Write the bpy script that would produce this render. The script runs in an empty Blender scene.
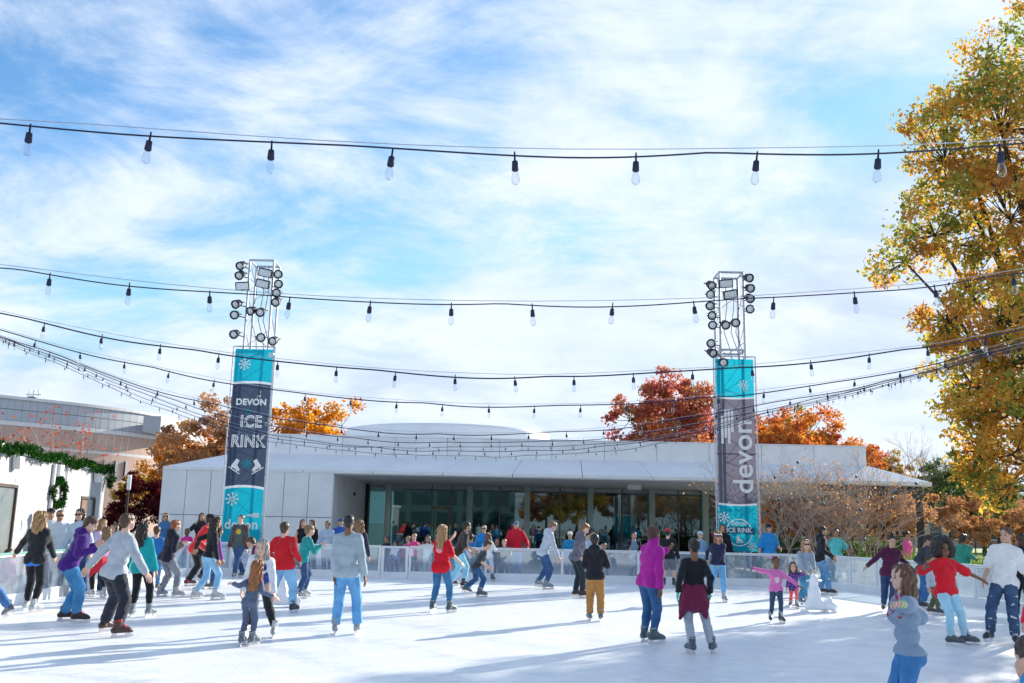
import bpy, bmesh, math, random
import numpy as np
from mathutils import Vector, Matrix

# ------------------------------------------------------------------ camera
scene = bpy.context.scene
COL = scene.collection
PITCH, ROLL, FPX, CAM_H = math.radians(10.96), math.radians(1.2), 950.0, 1.72
W, HH = 1024, 683
cam_d = bpy.data.cameras.new('camera')
cam = bpy.data.objects.new('camera', cam_d)
COL.objects.link(cam)
cam_d.sensor_width = 36.0
cam_d.lens = FPX / W * 36.0
cam_d.clip_end = 6000
cam_d.clip_start = 0.05
cam.matrix_world = (Matrix.Translation((0, 0, CAM_H)) @ Matrix.Rotation(math.pi / 2 + PITCH, 4, 'X')
                    @ Matrix.Rotation(ROLL, 4, 'Z'))
scene.camera = cam
CM = np.array(cam.matrix_world)[:3, :3]
CO = np.array([0, 0, CAM_H])

# ------------------------------------------------------------------ sky and sun
SUN_AZ, SUN_EL = math.radians(40), math.radians(19)      # azimuth measured from the view direction to the right
SUN_DIR = Vector((math.sin(SUN_AZ) * math.cos(SUN_EL), math.cos(SUN_AZ) * math.cos(SUN_EL), math.sin(SUN_EL)))
world = bpy.data.worlds.new('World')
scene.world = world
world.use_nodes = True
SKY_STRENGTH, CLOUD_LEVEL = 0.11, 3.1
def build_world():
    nt = world.node_tree
    nt.nodes.clear()
    N, L = nt.nodes.new, nt.links.new
    out = N('ShaderNodeOutputWorld'); bg = N('ShaderNodeBackground')
    bg.inputs['Strength'].default_value = SKY_STRENGTH
    L(bg.outputs[0], out.inputs[0])
    sky = N('ShaderNodeTexSky'); sky.sky_type = 'NISHITA'; sky.sun_disc = False
    sky.sun_elevation = SUN_EL; sky.sun_rotation = SUN_AZ
    sky.air_density = 1.0; sky.dust_density = 0.1; sky.ozone_density = 2.2
    tc = N('ShaderNodeTexCoord')
    sep = N('ShaderNodeSeparateXYZ'); L(tc.outputs['Generated'], sep.inputs[0])
    def mth(op, a, b=None, clamp=False):
        m = N('ShaderNodeMath'); m.operation = op; m.use_clamp = clamp
        for i, v in enumerate((a, b)):
            if v is None: continue
            if isinstance(v, (int, float)): m.inputs[i].default_value = v
            else: L(v, m.inputs[i])
        return m.outputs[0]
    den = mth('ADD', mth('MAXIMUM', sep.outputs[2], 0.0), 0.26)
    cx = mth('DIVIDE', sep.outputs[0], den); cy = mth('DIVIDE', sep.outputs[1], den)
    comb = N('ShaderNodeCombineXYZ'); L(cx, comb.inputs[0]); L(cy, comb.inputs[1])
    def noise(scale, rot, sc, detail, dist, off=0.0, rough=0.6):
        mp = N('ShaderNodeMapping'); mp.inputs['Rotation'].default_value = (0, 0, math.radians(rot))
        mp.inputs['Scale'].default_value = sc; mp.inputs['Location'].default_value = (off, off * 0.7, 0)
        L(comb.outputs[0], mp.inputs[0])
        n = N('ShaderNodeTexNoise'); n.inputs['Scale'].default_value = scale
        n.inputs['Detail'].default_value = detail; n.inputs['Roughness'].default_value = rough
        n.inputs['Distortion'].default_value = dist
        L(mp.outputs[0], n.inputs['Vector'])
        return n.outputs['Fac']
    big = noise(0.85, 25, (1.0, 1.0, 1), 4, 0.6, 0.4)
    wisp = noise(1.5, -28, (0.72, 1.4, 1), 9, 0.7, 6.2, 0.68)
    puff = noise(3.2, 12, (1.0, 1.25, 1), 10, 0.5, 7.7, 0.64)
    s = mth('ADD', mth('ADD', mth('MULTIPLY', big, 1.0), mth('MULTIPLY', wisp, 0.83)), mth('MULTIPLY', puff, 0.62))
    # thin veil thickens towards the horizon, where the line of sight runs longest through it
    veil = mth('MULTIPLY', mth('POWER', mth('SUBTRACT', 1.0, mth('MAXIMUM', sep.outputs[2], 0.0)), 6.0), 0.26)
    mr = N('ShaderNodeMapRange'); mr.interpolation_type = 'SMOOTHSTEP'
    L(mth('ADD', s, veil), mr.inputs['Value'])
    mr.inputs['From Min'].default_value = 1.03; mr.inputs['From Max'].default_value = 1.41
    mix = N('ShaderNodeMix'); mix.data_type = 'RGBA'
    L(mr.outputs[0], mix.inputs['Factor']); 
    # blue sky a little lifted
    hs = N('ShaderNodeHueSaturation'); hs.inputs['Saturation'].default_value = 1.2; hs.inputs['Value'].default_value = .70
    L(sky.outputs[0], hs.inputs['Color'])
    # clear-sky colour is capped darker so the gaps don't outshine the clouds
    dk = N('ShaderNodeMix'); dk.data_type = 'RGBA'; dk.blend_type = 'DARKEN'; dk.inputs['Factor'].default_value = 1.0
    L(hs.outputs[0], dk.inputs[6]); dk.inputs[7].default_value = (1.95, 2.35, 3.05, 1)
    L(dk.outputs[2], mix.inputs[6])
    sh = N('ShaderNodeMix'); sh.data_type = 'RGBA'
    L(mth('SUBTRACT', mth('MULTIPLY', puff, 1.5), 0.25, True), sh.inputs['Factor'])
    c = CLOUD_LEVEL
    sh.inputs[6].default_value = (c * .68, c * .82, c * 1.02, 1); sh.inputs[7].default_value = (c * .99, c * 1.06, c * 1.15, 1)
    L(sh.outputs[2], mix.inputs[7])
    L(mix.outputs[2], bg.inputs[0])
build_world()
sun_d = bpy.data.lights.new('sun', 'SUN'); sun_d.energy = 3.0; sun_d.angle = math.radians(0.6); sun_d.color = (1.0, 0.91, 0.77)
sun = bpy.data.objects.new('sun', sun_d); COL.objects.link(sun)
sun.rotation_euler = SUN_DIR.to_track_quat('Z', 'Y').to_euler(); sun.location = (30, 36, 25)
scene.view_settings.view_transform = 'Standard'; scene.view_settings.look = 'None'
scene.view_settings.exposure = 1.62; scene.view_settings.gamma = 1.0
scene.render.resolution_x, scene.render.resolution_y = W, HH

# ------------------------------------------------------------------ pixel helpers (directions from the camera)
def ray(px, py):
    v = np.array([(px - W / 2) / FPX, (HH / 2 - py) / FPX, -1.0])
    return CM @ v
def ground(px, py, z=0.0):
    r = ray(px, py); t = (z - CAM_H) / r[2]
    return CO + r * t
def at(px, py, Y):
    r = ray(px, py); return CO + r * (Y / r[1])
def proj(p):
    v = CM.T @ (np.asarray(p, float) - CO)
    return (W / 2 + FPX * v[0] / -v[2], HH / 2 - FPX * v[1] / -v[2])
def gx(px, Y):            # x at ground level under pixel column px at depth Y
    py = 560.0
    for _ in range(6):
        p = at(px, py, Y); q = proj((p[0], Y, 0)); py = q[1]
    return at(px, py, Y)[0]

# ------------------------------------------------------------------ objects
def tag(o, label=None, cat=None, group=None, kind=None):
    if label: o['label'] = label
    if cat: o['category'] = cat
    if group: o['group'] = group
    if kind: o['kind'] = kind
    return o
def empty(name, loc=(0, 0, 0), rz=0.0, parent=None):
    o = bpy.data.objects.new(name, None); COL.objects.link(o)
    o.location = loc; o.rotation_euler = (0, 0, rz); o.empty_display_size = 0.1
    if parent: o.parent = parent
    return o
def obj(name, me, mat=None, parent=None, mw=None):
    o = bpy.data.objects.new(name, me); COL.objects.link(o)
    if mat is not None and len(me.materials) == 0: me.materials.append(mat)
    if parent: o.parent = parent
    if mw is not None: o.matrix_local = mw
    return o
def np_mesh(name, V, Q, smooth=True):
    """V (n,3), Q (m,3|4) arrays -> mesh"""
    me = bpy.data.meshes.new(name)
    V = np.ascontiguousarray(V, np.float32); Q = np.ascontiguousarray(Q, np.int32)
    k = Q.shape[1]
    me.vertices.add(len(V)); me.vertices.foreach_set('co', V.ravel())
    me.loops.add(Q.size); me.loops.foreach_set('vertex_index', Q.ravel())
    me.polygons.add(len(Q)); me.polygons.foreach_set('loop_start', np.arange(0, Q.size, k, dtype=np.int32))
    if smooth: me.polygons.foreach_set('use_smooth', np.ones(len(Q), bool))
    me.update(calc_edges=True)
    return me

class MB:
    """collects boxes, tubes, sheets into one mesh"""
    def __init__(s): s.v = []; s.f = []
    def add(s, vs, fs):
        b = len(s.v); s.v += [tuple(map(float, p)) for p in vs]; s.f += [tuple(i + b for i in f) for f in fs]; return s
    def box(s, lo, hi, bev=0.0):
        x0, y0, z0 = lo; x1, y1, z1 = hi
        if bev <= 0:
            return s.add([(x0,y0,z0),(x1,y0,z0),(x1,y1,z0),(x0,y1,z0),(x0,y0,z1),(x1,y0,z1),(x1,y1,z1),(x0,y1,z1)],
                     [(0,3,2,1),(4,5,6,7),(0,1,5,4),(1,2,6,5),(2,3,7,6),(3,0,4,7)])
        b = bev
        vs = []
        for z, i in ((z0, b), (z0 + b, 0), (z1 - b, 0), (z1, b)):
            vs += [(x0+i,y0+i,z),(x1-i,y0+i,z),(x1-i,y1-i,z),(x0+i,y1-i,z)]
        fs = [(3,2,1,0),(12,13,14,15)]
        for r in range(3):
            for k in range(4): fs.append((r*4+k, r*4+(k+1)%4, r*4+4+(k+1)%4, r*4+4+k))
        return s.add(vs, fs)
    def obox(s, c, ax, ay, az):
        """oriented box, half-axis vectors"""
        c, ax, ay, az = (np.asarray(q, float) for q in (c, ax, ay, az))
        vs = [c + i*ax + j*ay + k*az for k in (-1,1) for i, j in ((-1,-1),(1,-1),(1,1),(-1,1))]
        return s.add(vs, [(0,3,2,1),(4,5,6,7),(0,1,5,4),(1,2,6,5),(2,3,7,6),(3,0,4,7)])
    def tube(s, pts, rad, n=6, cap=True):
        pts = [np.asarray(p, float) for p in pts]
        if isinstance(rad, (int, float)): rad = [rad] * len(pts)
        rings = []
        up = None
        for i, p in enumerate(pts):
            d = pts[min(i+1, len(pts)-1)] - pts[max(i-1, 0)]
            d = d / (np.linalg.norm(d) + 1e-9)
            if up is None:
                a = np.array([0,0,1.]) if abs(d[2]) < .9 else np.array([1.,0,0])
                up = np.cross(d, a); up /= np.linalg.norm(up)
            else:
                up = up - d * np.dot(up, d); up /= (np.linalg.norm(up) + 1e-9)
            w = np.cross(d, up)
            rings.append([p + rad[i]*(math.cos(2*math.pi*k/n)*up + math.sin(2*math.pi*k/n)*w) for k in range(n)])
        vs = [q for r in rings for q in r]; fs = []
        for i in range(len(pts)-1):
            for k in range(n): fs.append((i*n+k, i*n+(k+1)%n, (i+1)*n+(k+1)%n, (i+1)*n+k))
        if cap:
            fs.append(tuple(range(n-1, -1, -1))); fs.append(tuple((len(pts)-1)*n + k for k in range(n)))
        return s.add(vs, fs)
    def lathe(s, prof, n=12, M=None):
        """prof: (r,z) list, axis z; optional 4x4"""
        vs = []; fs = []
        for r, z in prof:
            for k in range(n):
                a = 2*math.pi*k/n; vs.append((r*math.cos(a), r*math.sin(a), z))
        for i in range(len(prof)-1):
            for k in range(n): fs.append((i*n+k, i*n+(k+1)%n, (i+1)*n+(k+1)%n, (i+1)*n+k))
        fs.append(tuple(range(n-1,-1,-1))); fs.append(tuple((len(prof)-1)*n+k for k in range(n)))
        if M is not None: vs = [tuple(M @ Vector(v)) for v in vs]
        return s.add(vs, fs)
    def poly(s, pts, thick=0.0, axis=(0,1,0)):
        n = len(pts)
        if not thick: return s.add(pts, [tuple(range(n))])
        a = np.asarray(axis, float) * thick
        vs = list(pts) + [np.asarray(p) + a for p in pts]
        fs = [tuple(range(n)), tuple(range(2*n-1, n-1, -1))] + [(i, i+n, (i+1)%n+n, (i+1)%n) for i in range(n)]
        return s.add(vs, fs)
    def mesh(s, name='mesh', smooth=False):
        me = bpy.data.meshes.new(name); me.from_pydata(s.v, [], s.f)
        bm = bmesh.new(); bm.from_mesh(me); bmesh.ops.recalc_face_normals(bm, faces=bm.faces); bm.to_mesh(me); bm.free()
        if smooth: me.shade_smooth()
        return me
    def build(s, name, mat, parent=None, smooth=False, mw=None): return obj(name, s.mesh(name, smooth), mat, parent, mw)

# ------------------------------------------------------------------ materials
MATS = {}
def new_mat(name):
    m = bpy.data.materials.new(name); m.use_nodes = True
    nt = m.node_tree; return m, nt, nt.nodes['Principled BSDF']
def simple(name, col, rough=0.6, metal=0.0, var=0.12, scale=6.0, bump=0.0, bscale=60.0, spec=0.5, coords='Object', bdist=0.01):
    if name in MATS: return MATS[name]
    m, nt, b = new_mat(name); N, L = nt.nodes.new, nt.links.new
    tc = N('ShaderNodeTexCoord'); n = N('ShaderNodeTexNoise'); n.inputs['Scale'].default_value = scale; n.inputs['Detail'].default_value = 5
    L(tc.outputs[coords], n.inputs['Vector'])
    r = N('ShaderNodeMapRange'); r.inputs['From Min'].default_value = .3; r.inputs['From Max'].default_value = .7
    r.inputs['To Min'].default_value = 1 - var; r.inputs['To Max'].default_value = 1 + var
    L(n.outputs['Fac'], r.inputs['Value'])
    mx = N('ShaderNodeVectorMath'); mx.operation = 'SCALE'; mx.inputs[0].default_value = col[:3]; L(r.outputs[0], mx.inputs['Scale'])
    L(mx.outputs[0], b.inputs['Base Color'])
    b.inputs['Roughness'].default_value = rough; b.inputs['Metallic'].default_value = metal
    b.inputs['Specular IOR Level'].default_value = spec
    if bump:
        n2 = N('ShaderNodeTexNoise'); n2.inputs['Scale'].default_value = bscale; n2.inputs['Detail'].default_value = 4
        L(tc.outputs[coords], n2.inputs['Vector'])
        bp = N('ShaderNodeBump'); bp.inputs['Strength'].default_value = bump; bp.inputs['Distance'].default_value = bdist
        L(n2.outputs['Fac'], bp.inputs['Height']); L(bp.outputs[0], b.inputs['Normal'])
    MATS[name] = m
    return m
def cloth(col, kind='cloth'):
    col = tuple(min(.85, c * 1.2) for c in col[:3])
    key = kind + '_%.3f_%.3f_%.3f' % tuple(col[:3])
    if kind == 'denim': return denim(col, key)
    if kind == 'ripped': return denim(col, key, True)
    m = creased(key, col)
    m.node_tree.nodes['Principled BSDF'].inputs['Sheen Weight'].default_value = 0.15
    return m
def creased(key, col):
    if key in MATS: return MATS[key]
    m, nt, b = new_mat(key); N, L = nt.nodes.new, nt.links.new
    tc = N('ShaderNodeTexCoord'); n = N('ShaderNodeTexNoise'); n.inputs['Scale'].default_value = 6.0; n.inputs['Detail'].default_value = 6; L(tc.outputs['Object'], n.inputs['Vector'])
    r = N('ShaderNodeMapRange'); r.inputs['From Min'].default_value = .3; r.inputs['From Max'].default_value = .7; r.inputs['To Min'].default_value = .88; r.inputs['To Max'].default_value = 1.1
    L(n.outputs['Fac'], r.inputs['Value'])
    mx = N('ShaderNodeVectorMath'); mx.operation = 'SCALE'; mx.inputs[0].default_value = col[:3]; L(r.outputs[0], mx.inputs['Scale']); L(mx.outputs[0], b.inputs['Base Color'])
    crease(nt, b, tc, .55)
    b.inputs['Roughness'].default_value = .85; b.inputs['Specular IOR Level'].default_value = .2; b.inputs['Sheen Weight'].default_value = .12
    MATS[key] = m; return m
def crease(nt, b, tc, strength):
    N, L = nt.nodes.new, nt.links.new
    n1 = N('ShaderNodeTexNoise'); n1.inputs['Scale'].default_value = 9; n1.inputs['Detail'].default_value = 2; n1.inputs['Distortion'].default_value = 1.6; L(tc.outputs['Object'], n1.inputs['Vector'])
    a = N('ShaderNodeMath'); a.operation = 'SUBTRACT'; a.inputs[1].default_value = .5; L(n1.outputs['Fac'], a.inputs[0])
    ab = N('ShaderNodeMath'); ab.operation = 'ABSOLUTE'; L(a.outputs[0], ab.inputs[0])
    n2 = N('ShaderNodeTexNoise'); n2.inputs['Scale'].default_value = 60; n2.inputs['Detail'].default_value = 3; L(tc.outputs['Object'], n2.inputs['Vector'])
    ad = N('ShaderNodeMath'); ad.operation = 'MULTIPLY_ADD'; L(n2.outputs['Fac'], ad.inputs[0]); ad.inputs[1].default_value = .10; L(ab.outputs[0], ad.inputs[2])
    bp = N('ShaderNodeBump'); bp.inputs['Strength'].default_value = strength; bp.inputs['Distance'].default_value = .07; L(ad.outputs[0], bp.inputs['Height']); L(bp.outputs[0], b.inputs['Normal'])
def denim(col, key, ripped=False):
    if key in MATS: return MATS[key]
    m, nt, b = new_mat(key); N, L = nt.nodes.new, nt.links.new
    tc = N('ShaderNodeTexCoord'); n = N('ShaderNodeTexNoise'); n.inputs['Scale'].default_value = 4.0; n.inputs['Detail'].default_value = 7
    L(tc.outputs['Object'], n.inputs['Vector'])
    rp = N('ShaderNodeValToRGB'); e = rp.color_ramp.elements
    e[0].position = .34; e[0].color = (*[c * .8 for c in col], 1)
    e[1].position = .72; e[1].color = (min(col[0]*1.4+.02,1), min(col[1]*1.3+.02,1), min(col[2]*1.2+.02,1), 1)
    L(n.outputs['Fac'], rp.inputs[0]); src = rp.outputs[0]
    if ripped:
        n3 = N('ShaderNodeTexNoise'); n3.inputs['Scale'].default_value = 7; n3.inputs['Detail'].default_value = 5
        mp = N('ShaderNodeMapping'); mp.inputs['Scale'].default_value = (1, 1, 2.2); L(tc.outputs['Object'], mp.inputs[0]); L(mp.outputs[0], n3.inputs['Vector'])
        gt = N('ShaderNodeMath'); gt.operation = 'GREATER_THAN'; gt.inputs[1].default_value = .66; L(n3.outputs['Fac'], gt.inputs[0])
        mx = N('ShaderNodeMix'); mx.data_type = 'RGBA'; L(gt.outputs[0], mx.inputs['Factor']); L(src, mx.inputs[6]); mx.inputs[7].default_value = (.62, .66, .7, 1); src = mx.outputs[2]
    L(src, b.inputs['Base Color'])
    b.inputs['Roughness'].default_value = .9; b.inputs['Specular IOR Level'].default_value = .15
    crease(nt, b, tc, .55)
    MATS[key] = m; return m
def printed(key, col, pcol, centre, rad, scale=26.0, thr=.48, flat=1.0):
    """cloth with a printed graphic of its own round a point in the garment's own coordinates"""
    if key in MATS: return MATS[key]
    m, nt, b = new_mat(key); N, L = nt.nodes.new, nt.links.new
    tc = N('ShaderNodeTexCoord')
    sub = N('ShaderNodeVectorMath'); sub.operation = 'SUBTRACT'; L(tc.outputs['Object'], sub.inputs[0]); sub.inputs[1].default_value = centre
    sc = N('ShaderNodeVectorMath'); sc.operation = 'MULTIPLY'; L(sub.outputs[0], sc.inputs[0]); sc.inputs[1].default_value = (1, 1, flat)
    ln = N('ShaderNodeVectorMath'); ln.operation = 'LENGTH'; L(sc.outputs[0], ln.inputs[0])
    lt = N('ShaderNodeMath'); lt.operation = 'LESS_THAN'; L(ln.outputs['Value'], lt.inputs[0]); lt.inputs[1].default_value = rad
    n = N('ShaderNodeTexNoise'); n.inputs['Scale'].default_value = scale; n.inputs['Detail'].default_value = 2; L(tc.outputs['Object'], n.inputs['Vector'])
    g = N('ShaderNodeMath'); g.operation = 'GREATER_THAN'; L(n.outputs['Fac'], g.inputs[0]); g.inputs[1].default_value = thr
    mu = N('ShaderNodeMath'); mu.operation = 'MULTIPLY'; L(lt.outputs[0], mu.inputs[0]); L(g.outputs[0], mu.inputs[1])
    mx = N('ShaderNodeMix'); mx.data_type = 'RGBA'; L(mu.outputs[0], mx.inputs['Factor']); mx.inputs[6].default_value = (*col, 1); mx.inputs[7].default_value = (*pcol, 1)
    L(mx.outputs[2], b.inputs['Base Color']); b.inputs['Roughness'].default_value = .85; b.inputs['Specular IOR Level'].default_value = .2; crease(nt, b, tc, .4)
    MATS[key] = m; return m
def skin(col):
    m = simple('skin_%.3f_%.3f' % (col[0], col[1]), col, .5, 0, .06, 14, .1, 80, .35)
    return m
def hairm(col):
    key = 'hair_%.3f_%.3f_%.3f' % tuple(col)
    if key in MATS: return MATS[key]
    m, nt, b = new_mat(key); N, L = nt.nodes.new, nt.links.new
    tc = N('ShaderNodeTexCoord'); mp = N('ShaderNodeMapping'); mp.inputs['Scale'].default_value = (90, 90, 9); L(tc.outputs['Object'], mp.inputs[0])
    n = N('ShaderNodeTexNoise'); n.inputs['Scale'].default_value = 1; n.inputs['Detail'].default_value = 3; L(mp.outputs[0], n.inputs['Vector'])
    rp = N('ShaderNodeValToRGB'); e = rp.color_ramp.elements
    e[0].position = .3; e[0].color = (*[c * .5 for c in col], 1); e[1].position = .75; e[1].color = (*[min(1, c * 1.5 + .01) for c in col], 1)
    L(n.outputs['Fac'], rp.inputs[0]); L(rp.outputs[0], b.inputs['Base Color'])
    bp = N('ShaderNodeBump'); bp.inputs['Strength'].default_value = .6; bp.inputs['Distance'].default_value = .01; L(n.outputs['Fac'], bp.inputs['Height']); L(bp.outputs[0], b.inputs['Normal'])
    b.inputs['Roughness'].default_value = .45; MATS[key] = m; return m
def glass_mix(name, tint, transp, diff, rough=.03, diffcol=(.8,.85,.9), spec_gain=1.0, gloss=(1,1,1)):
    """a pane: part clear, part milky, with a fresnel reflection"""
    if name in MATS: return MATS[name]
    m = bpy.data.materials.new(name); m.use_nodes = True; nt = m.node_tree; nt.nodes.clear(); N, L = nt.nodes.new, nt.links.new
    out = N('ShaderNodeOutputMaterial'); tr = N('ShaderNodeBsdfTransparent'); tr.inputs[0].default_value = (*tint, 1)
    df = N('ShaderNodeBsdfDiffuse'); df.inputs[0].default_value = (*diffcol, 1)
    tl = N('ShaderNodeBsdfTranslucent'); tl.inputs[0].default_value = (*diffcol, 1)
    a = N('ShaderNodeMixShader'); a.inputs[0].default_value = .5; L(df.outputs[0], a.inputs[1]); L(tl.outputs[0], a.inputs[2])
    c = N('ShaderNodeMixShader'); c.inputs[0].default_value = diff; L(tr.outputs[0], c.inputs[1]); L(a.outputs[0], c.inputs[2])
    gl = N('ShaderNodeBsdfGlossy'); gl.inputs['Roughness'].default_value = rough; gl.inputs[0].default_value = (*gloss, 1)
    fr = N('ShaderNodeFresnel'); fr.inputs[0].default_value = 1.5
    mu = N('ShaderNodeMath'); mu.operation = 'MULTIPLY_ADD'; L(fr.outputs[0], mu.inputs[0]); mu.inputs[1].default_value = spec_gain; mu.inputs[2].default_value = 0.0; mu.use_clamp = True
    d = N('ShaderNodeMixShader'); L(mu.outputs[0], d.inputs[0]); L(c.outputs[0], d.inputs[1]); L(gl.outputs[0], d.inputs[2])
    L(d.outputs[0], out.inputs[0]); MATS[name] = m; return m
def sheet_mat(name, col, trans=.35):
    if name in MATS: return MATS[name]
    m = bpy.data.materials.new(name); m.use_nodes = True; nt = m.node_tree; nt.nodes.clear(); N, L = nt.nodes.new, nt.links.new
    out = N('ShaderNodeOutputMaterial'); df = N('ShaderNodeBsdfDiffuse'); tl = N('ShaderNodeBsdfTranslucent')
    tc = N('ShaderNodeTexCoord'); n = N('ShaderNodeTexNoise'); n.inputs['Scale'].default_value = 3; L(tc.outputs['Object'], n.inputs['Vector'])
    r = N('ShaderNodeMapRange'); r.inputs['To Min'].default_value = .88; r.inputs['To Max'].default_value = 1.1; L(n.outputs['Fac'], r.inputs['Value'])
    mx = N('ShaderNodeVectorMath'); mx.operation = 'SCALE'; mx.inputs[0].default_value = col; L(r.outputs[0], mx.inputs['Scale'])
    L(mx.outputs[0], df.inputs[0]); L(mx.outputs[0], tl.inputs[0])
    n2 = N('ShaderNodeTexNoise'); n2.inputs['Scale'].default_value = 2.2; n2.inputs['Detail'].default_value = 4; n2.inputs['Distortion'].default_value = 1.2; L(tc.outputs['Object'], n2.inputs['Vector'])
    bp = N('ShaderNodeBump'); bp.inputs['Strength'].default_value = .5; bp.inputs['Distance'].default_value = .08; L(n2.outputs['Fac'], bp.inputs['Height']); L(bp.outputs[0], df.inputs['Normal'])
    a = N('ShaderNodeMixShader'); a.inputs[0].default_value = trans; L(df.outputs[0], a.inputs[1]); L(tl.outputs[0], a.inputs[2])
    L(a.outputs[0], out.inputs[0]); MATS[name] = m; return m
def leaf_mat(name, stops, trans=.45):
    """leaf colour by each leaf's own tint value"""
    if name in MATS: return MATS[name]
    m = bpy.data.materials.new(name); m.use_nodes = True; nt = m.node_tree; nt.nodes.clear(); N, L = nt.nodes.new, nt.links.new
    out = N('ShaderNodeOutputMaterial'); at_ = N('ShaderNodeAttribute'); at_.attribute_name = 'tint'
    rp = N('ShaderNodeValToRGB')
    els = rp.color_ramp.elements
    while len(els) < len(stops): els.new(.5)
    for e, (p, c) in zip(els, stops): e.position = p; e.color = (*c, 1)
    L(at_.outputs['Fac'], rp.inputs[0])
    df = N('ShaderNodeBsdfDiffuse'); tl = N('ShaderNodeBsdfTranslucent'); L(rp.outputs[0], df.inputs[0])
    hs = N('ShaderNodeHueSaturation'); hs.inputs['Value'].default_value = 1.35; hs.inputs['Saturation'].default_value = 1.1; L(rp.outputs[0], hs.inputs['Color']); L(hs.outputs[0], tl.inputs[0])
    a = N('ShaderNodeMixShader'); a.inputs[0].default_value = trans; L(df.outputs[0], a.inputs[1]); L(tl.outputs[0], a.inputs[2])
    L(a.outputs[0], out.inputs[0]); MATS[name] = m; return m

WHITE = simple('white_paint', (.78, .79, .80), .45, 0, .05, 3)
BLACKM = simple('black_metal', (.02, .021, .024), .45, .3, .2, 8)
ALU = simple('aluminium', (.50, .53, .60), .4, .35, .1, 10)
STEEL = simple('blade_steel', (.6, .6, .62), .3, .9, .1, 10)
DARKCABLE = simple('cable_rubber', (.006, .012, .05), .55, 0, .1, 20)

# ================================================================== THE SETTING
rng = random.Random(11)
def ground_mat():
    m, nt, b = new_mat('plaza_paving'); N, L = nt.nodes.new, nt.links.new
    tc = N('ShaderNodeTexCoord')
    n = N('ShaderNodeTexNoise'); n.inputs['Scale'].default_value = .35; n.inputs['Detail'].default_value = 8; L(tc.outputs['Object'], n.inputs['Vector'])
    rp = N('ShaderNodeValToRGB'); e = rp.color_ramp.elements; e[0].position = .3; e[0].color = (.34, .335, .325, 1); e[1].position = .7; e[1].color = (.48, .47, .45, 1)
    L(n.outputs['Fac'], rp.inputs[0]); L(rp.outputs[0], b.inputs['Base Color']); b.inputs['Roughness'].default_value = .85
    return m
def grass_mat():
    m, nt, b = new_mat('lawn_grass'); N, L = nt.nodes.new, nt.links.new
    tc = N('ShaderNodeTexCoord')
    n = N('ShaderNodeTexNoise'); n.inputs['Scale'].default_value = .8; n.inputs['Detail'].default_value = 10; n.inputs['Roughness'].default_value = .75; L(tc.outputs['Object'], n.inputs['Vector'])
    rp = N('ShaderNodeValToRGB'); e = rp.color_ramp.elements; e[0].position = .3; e[0].color = (.08, .14, .03, 1); e[1].position = .72; e[1].color = (.24, .30, .09, 1)
    L(n.outputs['Fac'], rp.inputs[0]); L(rp.outputs[0], b.inputs['Base Color']); b.inputs['Roughness'].default_value = .9
    return m
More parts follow.
